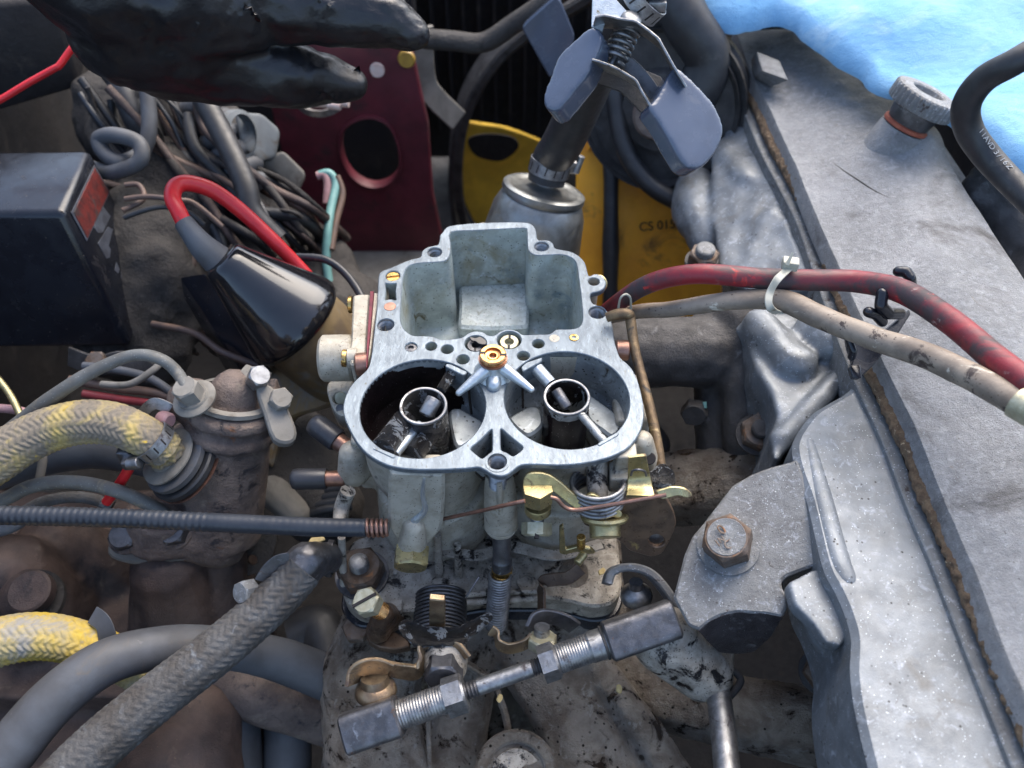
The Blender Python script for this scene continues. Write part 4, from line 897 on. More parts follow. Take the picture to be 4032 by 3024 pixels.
# front lumps
fpl = plane3(W('c', 335, 430, -1.9), W('c', 760, 1450, -1.9), W('c', 60, 1150, -4.2))
tr = [(345,420),(262,600),(300,720),(345,830),(265,960),(262,1200),(275,1450),(300,1560),(330,1700),(600,1900),(900,1760),(800,1480),(700,1250),(560,900),(430,560)]
pr = [plate_geo([fpl.at('c', *q) for q in tr], [], fpl.n, 5., .02)]
pr += p_chain([fpl.at('c', 110, 1050)-fpl.n*1.5, fpl.at('c', 120, 1200)-fpl.n*1.3, fpl.at('c', 200, 1400)-fpl.n*1.3], [1.2, 1.5, 1.2])
pr += p_chain([fpl.at('c', 640, 1330)-fpl.n*.3, fpl.at('c', 500, 1560)-fpl.n*.6], [.6, .7]) + p_chain([fpl.at('c', 330, 900)-fpl.n*.6, fpl.at('c', 480, 1100)-fpl.n*.5], [.9, .8])
pr += p_chain([fpl.at('c', 300, 300)-fpl.n*1.5, fpl.at('c', 180, 470)-fpl.n*1.9], [.7, .8])
blob('front_housing', pr, 'head_alu', hd, .18, 9, .14, .5)
wd = [(300,430),(470,440),(800,440),(1060,640),(1150,780),(1160,880),(960,1040),(780,1220),(695,1370),(645,1340),(638,1200),(678,1080),(635,920),(550,790),(478,600)]
P = Ws('f', wd, -2.9)
pr = [p_plate(P, t=4), p_caps(W('f', 1120, 800, -2.8), .45, W('f', 690, 1250, -3.2), .5), p_caps(W('f', 560, 520, -2.6), .8, W('f', 780, 760, -2.8), 1.0), p_caps(W('f', 900, 560, -2.4), .9, W('f', 1000, 640, -2.4), .9)]
blob('port_casting', pr, 'head_alu', hd, .13, 9, .12, .6)
sm = [(745,500),(880,430),(1000,395),(1060,540),(1110,650),(1145,830),(1070,900),(980,880),(900,760),(780,640)]
blob('corner_casting', [p_plate(Ws('i', sm, -2.3), t=.6), p_chain([W('i', 1030, 520, -2.7), W('i', 930, 640, -3.6), W('i', 1030, 800, -4.2)], [.5, .8, .9])[0], p_caps(W('i', 930, 640, -3.6), .8, W('i', 1040, 830, -4.4), .95)], 'head_alu', hd, .1, 5, .05, .8)
# ports behind and lower side of the head
blob('head_side', [p_box(Z(1860, 1250, -8)+V3((1.5, 0, 0)), (5.5, 34, 9))], 'dark_iron', hd, .35, 5, .15, .4)
# exhaust port lumps seen in the dark hole
blob('port_flange', [p_caps(D('F', 1330, 760, 38.5), 1.75, D('F', 1530, 760, 38.5), 1.8), p_caps(D('F', 1590, 690, 38), 1.1, D('F', 1600, 960, 38), .9), p_caps(D('F', 1545, 700, 39), 1.2, D('F', 1550, 1000, 39.5), 1.1), p_caps(D('F', 1600, 830, 38.6), 1.2, D('F', 1630, 1000, 38), 1.1), p_caps(D('F', 1330, 850, 39.6), .9, D('F', 1420, 960, 40.5), .7)], 'dark_iron', hd, .16, 6, .08, .7)
def stud(z, x, y, d, r, parent, nutmat='rust_steel', ax=(0, -.1, 1), L_=1.3, m='steel_dark', af=1.35):
    p = D(z, x, y, d); ax = V3(ax).normalized()
    hexhead('nut', p-ax*L_, ax, af, .65, nutmat, parent, phase=random.random())
    screwthread('stud', p-ax*L_, p-ax*.05, r, m, parent, .12, .03)
    lathe('stud_end', [(r*.95, -.06), (r*.8, 0), (0, 0)], p, ax, m, parent, 24)
    lathe('washer', [(0, -.15), (af*.66, -.15), (af*.66, 0), (0, 0)], p-ax*L_, ax, 'dark_iron', parent, 32)
stud('i', 1010, 1040, 30.8, .52, hd, L_=1.5, ax=(-.12, -.28, 1), m='bracket_alu')
stud('f', 585, 1160, 35.4, .45, hd, ax=(-.1, -.35, 1), L_=1.0, m='dark_iron', af=1.5)
stud('c', 235, 1540, 40.5, .5, hd, L_=1.0, m='bracket_alu')
hexhead('port_bolt', D('F', 1500, 885, 38.3), V3((-.2, -.8, .3)), 1.1, .6, 'dark_iron', hd)
cyl('paint_dab', D('F', 1521, 868, 37.9), D('F', 1522, 882, 37.9), .12, 'teal_wire', hd)
# ================================================================ VALVE COVER
vc = thing('valve_cover', 'long sandblasted grey aluminium valve cover on the right with stained patches', 'valve cover', (14, 5, -1))
le = [(1579,66),(1618,180),(1652,243),(1708,365),(1756,486),(1795,576),(1895,799),(1958,925),(2000,1035),(2027,1104),(2086,1239),(2138,1385),(2214,1560),(2300,1780),(2440,2150)]
LE = sorted([W('F', x, y, -.4) for x, y in le], key=lambda p: p.y)
def interp(P, y):
    if y <= P[0].y: a, b = P[0], P[1]
    elif y >= P[-1].y: a, b = P[-2], P[-1]
    else:
        for k in range(len(P)-1):
            if P[k].y <= y <= P[k+1].y: a, b = P[k], P[k+1]; break
    return a.x + (b.x-a.x)*(y-a.y)/(b.y-a.y)
RE0 = W('F', 2034, 299, .6); RE1 = W('F', 2212, 573, .6)
y0_, y1_ = -24., LE[-1].y-.0
def smst(x): x = max(0, min(1, x)); return x*x*(3-2*x)
cap0 = W('c', 1500, 880, .9)
def cover_z(x, y, l, r, far):
    e1, e2, e3 = x-l, r-x, far-y
    z = -.75
    z += .68*smst(e1/.14) * smst(e2/.6) * smst(e3/.7)
    wv = r-l; t = (x-l)/wv
    z += (.95*smst(t/.55) - .35*smst((t-.8)/.2)) * smst(e2/.8) * smst(e3/2.5)
    z += .16*smst(1-abs(e2-.5)/.35)                      # lip on the far side
    d = math.hypot(x-cap0.x, y-cap0.y); z += .75*math.exp(-(d/1.55)**4) + .25*math.exp(-(d/2.6)**2)
    z += .07*noise.noise(V3((x*.35, y*.35, 0))) + .03*noise.noise(V3((x*1.3, y*1.3, 3)))
    return z
NU, NV = 150, 300; vs = []; fs = []; zs = {}
for j in range(NV+1):
    y = y0_ + (y1_-y0_)*(j/NV); l = interp(LE, y); r = RE0.x + (RE1.x-RE0.x)*(y-RE0.y)/(RE1.y-RE0.y)*0 + (-.039)*(y-RE0.y)
    r = max(r, l+6.5)
    for i in range(NU+1):
        q = i/NU; q = q*.7 + .3*(3*q*q-2*q**3); x = l + (r-l)*q; vs.append(V3((x, y, cover_z(x, y, l, r, y1_))))
fs = [(j*(NU+1)+i, j*(NU+1)+i+1, (j+1)*(NU+1)+i+1, (j+1)*(NU+1)+i) for j in range(NV) for i in range(NU)]
# skirt down to the gasket all round
b0 = [j*(NU+1) for j in range(NV+1)] + [NV*(NU+1)+i for i in range(1, NU+1)] + [j*(NU+1)+NU for j in range(NV-1, -1, -1)]
k = len(vs); vs += [V3((vs[q].x, vs[q].y, -1.0)) for q in b0]
fs += [(b0[q], b0[q+1], k+q+1, k+q) for q in range(len(b0)-1)]
mk('cover_shell', vs, fs, 'cover_alu', vc, 50, fix=True)
RX = lambda y: max(RE0.x - .039*(y-RE0.y), interp(LE, y)+6.5)
print('cover right', RE0, RE1, 'left', LE[0], LE[-1])
# outer flank of the cover on the far side
P = [V3((RX(y)-.02, y, -.9)) for y in (y0_, -10, 0, 10, 20, y1_)]
plate('side_flange', P + [p+V3((1.5, 0, 0)) for p in reversed(P)], 'cover_alu', vc, t=.6, bev=.1)
# square lug near the far end
lg = [(515,330),(545,315),(720,385),(745,495),(620,550),(525,480)]
A = W('c', 545, 318, 1.1); 
hexa('cast_lug', [W('c', 585, 440, 1.25), W('c', 548, 318, 1.25), W('c', 690, 378, 1.15), W('c', 750, 500, 1.15), W('c', 530, 480, .1), W('c', 510, 370, .1), W('c', 690, 378, .1), W('c', 640, 545, .1)], 'cover_alu', vc, .08)
# scratch in the cover: a shallow dark groove
def onc(z, x, y, lift=.0):
    p = W(z, x, y, 1.0)
    for _ in range(6):
        l = interp(LE, p.y); h = cover_z(p.x, p.y, l, RX(p.y), y1_); p = W(z, x, y, h)
    return p + V3((0, 0, lift))
tube('scratch', [onc('c', x, y, -.012) for x, y in ((1015,1005),(1090,1060),(1150,1100),(1210,1140),(1290,1190),(1385,1235))], [.008, .035, .045, .05, .035, .01], 'dark_iron', vc, 6)
# ---- oil filler cap
oc = thing('oil_filler_cap', 'knurled aluminium oil filler cap standing on the valve cover under the blue towel', 'oil cap', cap0)
ctop = onc('c', 1600, 560); 
ft = W('c', 1490, 850, 1.55); tp = D('c', 1640, 560, 33.0)
axc = V3((.33, .12, .93)).normalized(); base = onc('c', 1425, 850, .0)+axc*.25
# widths from the photograph: cap 1.28 cm radius, neck 1.0
lathe('neck', [(1.28, -1.3), (1.2, -.1), (1.14, .25), (0, .3)], base, axc, 'cover_alu', oc, 48)
lathe('seal', [(0, .28), (1.05, .28), (1.13, .33), (1.13, .48), (1.05, .52), (0, .52)], base, axc, 'orange_seal', oc, 48)
lathe('cap_body', [(0, .5), (1.0, .5), (1.02, .6), (1.10, .95), (1.12, 1.25), (1.0, 1.3), (0, 1.3)], base, axc, 'steel_dark', oc, 48)
def knurl(th, pi, r): return r + (.035*(1 if (th*36/(2*math.pi)) % 1 < .5 else -1) if r > 1.3 else 0)
lathe('knurled_knob', [(0, 1.24), (1.35, 1.24), (1.55, 1.32), (1.58, 1.42), (1.58, 2.02), (1.52, 2.10), (1.32, 2.15), (.86, 2.15), (.78, 2.08), (.7, 1.8), (0, 1.76)], base, axc, 'bracket_alu', oc, 144, lambda th, pi, r: r + (.03*(1 if int(th*36/math.pi+.01) % 2 else -1) if r > 1.41 else 0), smooth=30)
# ================================================================ BRACKET with big bolt
bk = thing('lifting_bracket', 'sandblasted alloy bracket plate with a stamped hex bolt next to the cylinder head', 'bracket', Z(1650, 1250, -4))
tp_ = plane3(W('i', 340, 200, -3.0), W('i', 950, 330, -2.3), W('i', 300, 740, -4.0))
bo = [(-180,640),(-110,300),(60,480)]
bo = [(30,600),(60,480),(100,330),(150,215),(215,140),(330,-10),(400,-100),(520,-170),(640,-215),(760,-245),(800,-262),(835,-170),(885,0),(950,210),(1002,385),(900,405),(800,440),(730,468),(700,500),(705,540),(745,600),(735,660),(700,720),(600,700),(430,690),(330,710),(260,745),(190,800),(120,770)]
plate('plate', [tp_.at('i', x, y) for x, y in rnd([Vector((x, y, 0)) for x, y in bo], 14, 2) and [(v.x, v.y) for v in rnd([Vector((x, y, 0)) for x, y in bo], 14, 2)]], 'bracket_alu', bk, n=tp_.n, t=.55, bev=.09)
fp = plane3(tp_.at('i', 190, 800), tp_.at('i', 700, 720), W('i', 480, 945, -6.8))
P = [tp_.at('i', 192, 800)-tp_.n*.02, tp_.at('i', 262, 742)-tp_.n*.02, tp_.at('i', 345, 708)-tp_.n*.02, tp_.at('i', 520, 692)-tp_.n*.02, tp_.at('i', 702, 718)-tp_.n*.02, fp.at('i', 640, 800), fp.at('i', 535, 935), fp.at('i', 430, 948), fp.at('i', 320, 940)]
tr_ = [tp_.at('i', *q)-tp_.n*.06 for q in ((186,806),(225,768),(262,742),(345,708),(430,690),(520,690),(610,700),(702,718),(712,712))]
br_w = [fp.at('i', *q) for q in ((315,938),(335,942),(360,945),(390,947),(430,948),(470,946),(505,942),(535,934),(545,925))]
mid = [a_.lerp(b_, .5)+V3((0, -.18, .18)) for a_, b_ in zip(tr_, br_w)]; bk_ = V3((0, .45, -.1)); n9 = len(tr_)
rows = [tr_, mid, br_w, [p+bk_ for p in br_w], [p+bk_-V3((0, 0, .3)) for p in tr_]]
vs = [p for r_ in rows for p in r_]; fs = []
for q in range(5):
    q2 = (q+1) % 5
    for k in range(n9-1): fs.append((q*n9+k, q*n9+k+1, q2*n9+k+1, q2*n9+k))
fs += [tuple(q*n9 for q in range(5)), tuple(q*n9+n9-1 for q in range(5))]
mk('bent_flange', vs, fs, 'flange_dark', bk, 40)
bc = tp_.at('i', 375, 270); bn = tp_.n
lathe('washer', [(0, 0), (1.15, 0), (1.15, .12), (0, .12)], bc, bn, 'bracket_alu', bk, 40)
bt = D('i', 342, 178, (bc-CAM).dot(FW)-.75); bax = (V3(bn)*.8+(bt-bc).normalized()*.2).normalized()
bh = hexhead('hex_bolt', bc+V3(bn)*.1, bax, 1.62, .95, 'rust_steel', bk, phase=R(14))
lathe('bolt_face', [(.70, 0), (.68, .02), (.62, .0), (0, .0)], bc+V3(bn)*.1+bax*.955, bax, 'bracket_alu', bk, 40)
o_ = bc+V3(bn)*.1+bax*.985; xd = V3((.93, .37, 0)); yd = V3((-.35, .9, .2))
for s_, dx, dy, sz, an in (('0', -.03, .28, .36, 20), ('S', .30, .26, .24, -30), ('1', -.42, -.12, .28, 10), ('N', -.22, -.05, .22, 10), ('C', -.08, -.32, .3, 10), ('T', .12, -.28, .3, 10), ('2', .34, -.12, .24, 30)):
    c2, s2 = math.cos(R(an)), math.sin(R(an)); u_, v_, _ = basis(bax)
    text('stamped_mark', s_, o_+xd*dx+yd*dy, xd*c2+yd*s2, yd*c2-xd*s2, sz*1.45, 'rust_steel', bk, .02)
# ================================================================ THROTTLE PIVOT (bell crank) under the bracket
bcnk = thing('bellcrank', 'grey bellcrank ring and arm around the round pivot post right of the linkage rod', 'bellcrank', Z(1500, 1420, -9))
ring = [W('h', x, y, -5.6) for x, y in ((1790,740),(1830,690),(1930,670),(2040,690),(2120,760),(2200,870),(2260,960),(2330,1060),(2300,1120),(2200,990),(2120,900),(2050,830))]
strip('crank_arm', [W('h', 1800, 790, -6.0), W('h', 1830, 715, -5.8), W('h', 1930, 685, -5.6), W('h', 2050, 715, -5.6), W('h', 2140, 800, -5.9), W('h', 2230, 930, -6.3), W('h', 2330, 1080, -6.9)], 1.25, .32, 'bracket_alu', bcnk, wdir=(0, .5, -1), sub=6)
lathe('ball_seat', [(0, 0), (.62, 0), (.66, .15), (.62, .35), (.45, .5), (.3, .62), (.28, .9), (0, .9)], W('h', 1985, 880, -6.9), V3((-.1, .35, .9)), 'steel', bcnk, 36)
pv = thing('pivot_post', 'oily round metal housing with a polished rod running down from it', 'pivot post', Z(1500, 1450, -9))
blob('housing', [p_caps(Z(1440, 1380, -6.8), 1.45, Z(1520, 1450, -8.2), 1.25), p_caps(Z(1540, 1400, -8), .9, Z(1545, 1480, -9), .7)], 'alu_dark', pv, .12, 6, .04, 1)
tube('rod', [Z(1548, 1475, -8.2), Z(1560, 1560, -8.0), Z(1572, 1680, -7.8), Z(1590, 1900, -7.4)], .48, 'steel', pv, 26)
tube('groove_ring', [Z(1575, 1440, -8.4), Z(1600, 1470, -8.5), Z(1570, 1510, -8.6)], .16, 'dark_iron', pv, 10)
# flat bar lower right corner of the gap
strip('rib_bar', [Z(1850, 1510, -9.5), Z(1885, 1600, -9.2), Z(1930, 1720, -8.8)], .5, .7, 'bracket_alu', None, wdir=(1, 0, 0), label='light alloy rib standing in the dark gap at the bottom right', cat='rib')
# oil splashes and studs on the manifold front
random.seed(21)
for k, (x, y, z_) in enumerate(((770, 1350, -9.4), (1010, 1300, -10.0))):
    c_ = Z(x, y, z_); hexhead('manifold_bolt', c_-V3((0, 0, .5)), (0, -.2, 1), 1.1, .6, 'rust_steel', mf, phase=.3*k)
tube('casting_seam', [Z(930, 1480, -11.3), Z(925, 1560, -11.9), Z(930, 1680, -12.6)], .10, 'manifold', mf, 8)
strip('stay_rib', [Z(1000, 1430, -10.6), Z(1060, 1470, -10.9), Z(1090, 1540, -11.3), Z(1100, 1600, -11.6)], .3, .9, 'manifold', mf, wdir=(1, 0, 0))
# ================================================================ CABLES OVER THE VALVE COVER
def solo(o, label, cat, group=None): return tag(o, label, cat, group)
rc = tube('battery_cable', Ws('F', [(1180,800,-6),(1260,720,-3.5),(1325,662,-1.2),(1400,614,.6),(1500,592,1.6),(1640,601,1.8),(1740,605,1.9),(1850,608,2.2),(1950,630,2.8),(2050,692,3.2),(2150,775,3.8),(2245,850,4.4),(2400,1000,5)]), [.36,.36,.38,.40,.41,.42,.43,.44,.46,.46,.46,.46,.46], 'red_cable', None, 22, 14)
solo(rc, 'thick dirty red and black cable arching over the valve cover', 'cable')
bh_ = tube('beige_hose', Ws('F', [(1290,690,-3),(1380,673,-1.2),(1450,668,-.2),(1560,652,.8),(1640,646,1.2),(1700,652,1.35),(1760,680,1.5),(1820,705,1.8),(1900,735,2.2),(2000,768,2.8),(2100,815,3.4),(2215,880,4.0),(2400,1000,5)]), [.3,.32,.34,.38,.42,.46,.46,.44,.44,.46,.46,.46,.46], 'beige_hose', None, 22, 14, fn=lambda s, th, r: .02*noise.noise(V3((s*1.1, th*1.2, 3))))
solo(bh_, 'scuffed beige cable running below the red one over the valve cover', 'cable')
sl_ = tube('cable_sleeve', Ws('F', [(2196,868,4.0),(2260,905,4.2)]), .53, 'zinc_pale', None, 24, straight=True); solo(sl_, 'yellowish end sleeve on the beige cable at the right edge', 'sleeve')
lp = tube('loose_ring', Ws('F', [(1335,672,-.6),(1340,645,.2),(1352,636,.3),(1362,645,.1),(1362,672,-.8)]), .05, 'white_plastic', None, 8); solo(lp, 'clear plastic loop round the red cable behind the link rod', 'tie')
zt = thing('zip_tie', 'yellowed white zip tie binding the red and beige cables together', 'zip tie', W('F', 1680, 640, 1))
strip('band', Ws('F', [(1712,572,2.6),(1695,588,2.6),(1678,605,2.55),(1664,630,2.2),(1660,652,2.0),(1666,668,1.7),(1682,676,1.1)]), .30, .07, 'white_plastic', zt, wdir=(1, .2, 0))
strip('band', Ws('F', [(1712,572,2.6),(1700,600,1.2),(1690,640,.6),(1685,676,.9)]), .30, .06, 'white_plastic', zt, wdir=(1, .2, 0))
box('lock_head', W('F', 1707, 570, 2.7), (.62, .45, .42), 'white_plastic', zt, rot=Matrix.Rotation(R(-12), 3, 'Z'), bev=.06)
tube('tail', Ws('F', [(1700,572,2.9),(1713,545,3.3)]), [.09, .04], 'white_plastic', zt, 6, straight=True)
cc = thing('cable_clip', 'black plastic cable clip with hooked fingers clipped to the valve cover edge', 'clip', W('F', 1890, 720, .5))
pc = plane3(W('f', 1170, 560, .9), W('f', 1480, 440, 1.2), W('f', 1200, 840, .2))
body = [(1110,585),(1160,560),(1330,560),(1500,420),(1510,450),(1440,560),(1340,690),(1290,760),(1230,815),(1195,850),(1150,845),(1130,780),(1150,740),(1120,650)]
plate('web', rnd([pc.at('f', *q) for q in body], .08), 'black_plastic', cc, n=pc.n, t=.28, bev=.05)
def finger(pts, r, d): 
    blob('finger', p_chain([W('f', x, y, z) for x, y, z in pts], r), 'black_plastic', cc, .05, 3)
finger([(1330,325,2.6),(1320,400,2.3),(1370,450,1.8),(1440,450,1.4)], .24, 0)
finger([(1430,188,2.4),(1480,190,2.5),(1505,230,2.4),(1510,270,2.0)], .22, 0)
finger([(1245,440,2.0),(1290,455,1.8),(1330,500,1.3)], .22, 0)
finger([(1120,600,1.4),(1150,680,1.1),(1140,720,.8)], .16, 0)
hexa('foot', [W('f', 1128, 770, .5), W('f', 1195, 765, .5), W('f', 1205, 850, .35), W('f', 1155, 850, .35), W('f', 1128, 770, .1), W('f', 1195, 765, .1), W('f', 1205, 850, .0), W('f', 1155, 850, .0)], 'black_plastic', cc, .05)
# ================================================================ BLUE TOWEL
n1, n2 = 150, 150; edge_pts = [(1420,-60),(1500,25),(1580,48),(1625,42),(1690,30),(1740,60),(1800,105),(1860,140),(1915,182),(1985,195),(2050,238),(2108,275),(2160,318),(2212,352),(2300,400)]
tz = lambda x: 4.2
E = [W('F', x, y, 3.0) for x, y in edge_pts]; Ed = cr(E, 11, False); n1 = len(Ed)-1; vs = []; fs = []
dirv = V3((.62, .78, 0))
for i, p in enumerate(Ed):
    for j in range(n2+1):
        s_ = j/n2; q = p + dirv*(26*s_**1.25)
        q = q + V3((.22*noise.noise(V3((p.x*.8, p.y*.8, 1))), .22*noise.noise(V3((p.x*.8, p.y*.8, 6))), 0))*(1-s_)
        fold = 1.5*noise.noise(V3((q.x*.10, q.y*.16, 2))) + .55*noise.noise(V3((q.x*.28+q.y*.1, q.y*.22, 7))) + .8*math.exp(-((q.x*.75-q.y*.55+4.5)/1.6)**2)*(1 if s_ > 0 else 0)
        q.z = 3.0 + fold*min(1, s_*7) + 3.2*s_**.8 - .55*(1-min(1, s_*16))**2 + .035*noise.noise(q*2.6)
        vs.append(q)
for i in range(n1):
    for j in range(n2): a = i*(n2+1)+j; fs.append((a, a+1, a+n2+2, a+n2+1))
k = len(vs); vs += [v+V3((0, 0, -.16)) for v in vs]
fs += [tuple(reversed([q+k for q in f])) for f in list(fs)]
for i in range(n1): a = i*(n2+1); b = a+n2+1; fs.append((a, b, b+k, a+k))
mk('shop_towel', vs, fs, 'towel', None, 70, fix=False, label='light blue paper shop towel draped over the far end of the valve cover', cat='towel')
# ================================================================ BLACK HOSE with white print at the right
hp = [D('F', 2330, 60, 27), D('F', 2260, 95, 27.2), D('F', 2190, 135, 27.5), D('F', 2125, 172, 28.4), D('F', 2088, 225, 29.3), D('F', 2093, 280, 30), D('F', 2130, 335, 30.2), D('F', 2180, 390, 29.8), D('F', 2240, 450, 29), D('F', 2330, 540, 27.5)]
bhose = thing('black_hose', 'black rubber hose with white printed lettering curving past the oil cap', 'hose', hp[5])
tube('hose_wall', hp, [.46,.46,.46,.48,.50,.50,.5,.48,.46,.46], 'rubber', bhose, 28, 12)
PP = cr(hp[5:9], 8, False)
for k, ch in enumerate('IIAVD 3/16Z'):
    if ch == ' ': continue
    f = 1.5 + k*1.28; i_ = int(f); 
    if i_ >= len(PP)-1: break
    p = PP[i_].lerp(PP[i_+1], f-i_); tdir = (PP[i_+1]-PP[i_]).normalized(); vdir = (CAM-p).normalized(); vdir = (vdir - tdir*vdir.dot(tdir)).normalized()
    sd_ = tdir.cross(vdir); 
    if sd_.x < 0: sd_ = -sd_
    nn = (vdir*.80 + sd_*.60).normalized(); tp2 = nn.cross(tdir)
    text('printed_letter', ch, p + nn*.505, tdir, tp2 if tp2.cross(V3((0,0,1))).length > 0 else sd_, .30, 'white_print', bhose, .006)
# dark hump behind it
hb2 = blob('engine_mount_cover', [p_caps(D('F', 2125, 400, 39), 1.1, D('F', 2260, 620, 36.5), 1.3)], 'dark_iron', None, .2, 4, .2, .8, label='dark casting behind the black hose at the right edge', cat='casting')
# ================================================================ FUEL FILTER CANISTER, HOSE, CLAMP
ff = thing('fuel_filter', 'round grey metal canister with crimped lid behind the carburetor', 'canister', D('F', 1130, 560, 40))
ct = D('b', 1335, 1165, 43); axf = V3((.22, .30, .93)).normalized()
rr = 2.25
lathe('can_body', [(rr*1.28, -6.5), (rr*1.24, -3.2), (rr*1.12, -1.3), (rr*1.0, -.66), (rr*.94, -.55), (rr*.94, -.42), (rr*1.01, -.36), (rr*1.0, -.1), (rr*.93, .0), (rr*.80, .0), (rr*.74, -.09), (.9, -.06), (.62, .04), (.5, .25), (0, .25)], ct, axf, 'can_metal', ff, 56, smooth=50)
cyl('outlet_neck', ct+axf*.0, ct+axf*1.3, .56, 'steel', ff)
blob('side_lug', [p_box(ct-axf*3.2+V3((-2.2, 0, .2)), (1.2, 1.0, 1.6))], 'alu_cast', ff, .1, 3)
fh_pts = [ct+axf*.3, ct+axf*1.5, D('b', 1440, 900, 40.8), D('b', 1510, 760, 39), D('b', 1600, 560, 36.5), D('b', 1680, 400, 34.5), D('b', 1770, 250, 33), D('b', 1860, 90, 31.5), D('b', 1960, -60, 30.5), D('b', 2050, -200, 29.5)]
solo(tube('fuel_hose', fh_pts, [1.0,1.03,1.05,1.03,.98,.9,.76,.8,.85,.85], 'rubber', None, 28, 10), 'black rubber hose rising from the metal canister into the spring clamp', 'hose')
hcl = thing('hose_clamp', 'slotted steel hose clamp round the black hose on the metal canister', 'hose clamp', ct+axf)
ca_, cb_ = ct+axf*.75, ct+axf*1.5
clamp_band('band', ca_, cb_, 1.06, hcl, 14)
box('screw_housing', ct+axf*1.3+V3((1.15, -.2, 0)), (.5, .5, .7), 'steel', hcl, bev=.08)
cyl('clamp_screw', ct+axf*1.0+V3((1.35, -.3, 0)), ct+axf*1.9+V3((1.45, -.3, 0)), .2, 'steel', hcl)
hc2 = thing('hose_clamp', 'bright slotted hose clamp at the top edge above the spring clamp', 'hose clamp', D('b', 1950, 20, 30.5))
clamp_band('band', D('b', 1905, 40, 30.6), D('b', 1985, -40, 30.2), .92, hc2, 14)
box('screw_housing', D('b', 2030, 30, 30), (.7, .5, .4), 'steel', hc2, bev=.08)
# ================================================================ SPRING CLAMP
sc_ = thing('spring_clamp', 'steel spring clamp with grey vinyl dipped handles pinching the black hose', 'clamp', D('k', 1050, 500, 30))
def thick(name, z, pts, d, t, mat, it=6, vox=.09, tilt=(0, 0, 0)):
    n_ = (-FW + V3(tilt)).normalized(); pl = Pl(D(z, pts[0][0], pts[0][1], d), n_)
    vs, fs = plate_geo(cr([pl.at(z, *q) for q in pts], 3), [], n_, t, .02)
    return blob(name, [(vs, fs)], mat, sc_, vox, it)
thick('handle', 'k', [(1550,630),(1625,650),(1760,780),(1900,930),(1985,1080),(2018,1200),(1990,1330),(1900,1480),(1800,1565),(1700,1572),(1620,1510),(1500,1300),(1400,1130),(1315,1000),(1385,910),(1470,760)], 29.5, 1.0, 'vinyl_grey', 14, .08, (.35, -.1, .25))
thick('handle', 'k', [(770,245),(870,290),(880,345),(850,450),(800,560),(740,690),(620,840),(500,990),(430,1038),(360,1015),(325,940),(345,830),(400,700),(440,570),(500,480),(620,370)], 29.6, 1.1, 'vinyl_grey', 12, .08, (-.5, .1, .2))
def kk(x, y, d): return D('k', x, y, d)
wd_ = V3((.25, .75, -.65))
strip('upper_jaw', [kk(800,230,29.6), kk(910,205,29.6), kk(1080,232,29.6), kk(1220,262,29.6), kk(1400,395,29.6), kk(1445,460,29.6), kk(1545,640,29.7), kk(1640,800,29.9)], 1.5, .09, 'steel', sc_, wdir=wd_, sub=4)
strip('lower_jaw', [kk(780,592,29.8), kk(880,620,29.8), kk(1010,668,29.8), kk(1120,730,29.8), kk(1210,790,29.8), kk(1260,880,29.8), kk(1330,1000,29.9)], 1.5, .09, 'steel', sc_, wdir=wd_, sub=4)
strip('cheek', [kk(1010,560,30.4), kk(1130,600,30.5), kk(1270,740,30.6), kk(1390,910,30.7)], .5, .09, 'steel_dark', sc_, wdir=(.6, .2, .7), sub=4)
P = [kk(790,-60,29.9), kk(960,-60,29.9), kk(1090,80,29.8), kk(1250,235,29.7), kk(1220,262,29.7), kk(912,205,29.6), kk(880,300,29.6), kk(780,248,29.6)]
npl = Pl(P[3], -FW); P = [npl.at('k', x, y) for x, y in ((790,-60),(960,-60),(1090,80),(1250,235),(1220,262),(912,205),(880,300),(780,248))]
plate('body_plate', P, 'bright_alu', sc_, n=-FW, t=.1, bev=.02)
P = [npl.at('k', x, y)+FW*1.6 for x, y in ((830,280),(1500,560),(1650,900),(1400,1000),(1100,700),(790,600))]
plate('back_plate', P, 'dark_iron', sc_, n=-FW, t=.1, bev=.02)
lathe('rivet', [(0, .16), (.2, .14), (.36, .06), (.40, -.02), (.40, -.1)], npl.at('k', 1150, 180)+V3((0, 0, .03)), -FW+V3((.2, .3, .5)), 'steel', sc_, 28, smooth=60)
coil('spring', kk(1115, 290, 30.3), kk(975, 590, 30.4), .44, .085, 5.2, 'steel', sc_)
cyl('spring_pin', kk(1120, 270, 30.3), kk(960, 610, 30.4), .13, 'steel', sc_)
# ================================================================ FAN, SHROUD, PAINTED PANELS
YF = 38
def F3(x, y, yy=YF): return VY('F', x, y, yy)
fan = thing('radiator_fan', 'yellow fan blade with a dark smudge seen through the round shroud', 'fan', F3(1150, 400))
def blade(name, pts, yy, tw, mat='yellow_paint'):
    P = [VY('F', x, y, yy+tw*(x-pts[0][0])*.02) for x, y in pts]; n_ = (P[2]-P[0]).cross(P[5]-P[0]).normalized(); n_ = -n_ if n_.y > 0 else n_
    plate(name, cr(P, 4), mat, fan, n=n_, t=.3, bev=.1)
blade('blade', [(985,300),(995,265),(1040,268),(1100,278),(1180,310),(1205,335),(1195,420),(1140,480),(1075,510),(1040,500),(1005,440),(985,370)], YF+1, .6)
lathe('smudge', [(0, 0), (2.4, .02), (2.6, -.05)], F3(1100, 318, YF+.2), (0, -1, .1), 'black_grime', fan, 30, lambda th, pi, r: r*(1+.2*math.sin(3*th))*(.6+.4*abs(math.cos(th)))) if False else None
shr_ = thing('fan_shroud', 'grey metal ring of the round fan shroud against the dark radiator', 'shroud', F3(1000, 420))
arc = [(1330,-60),(1240,0),(1160,45),(1080,105),(1022,180),(988,260),(976,340),(978,420),(995,490),(1040,560)]
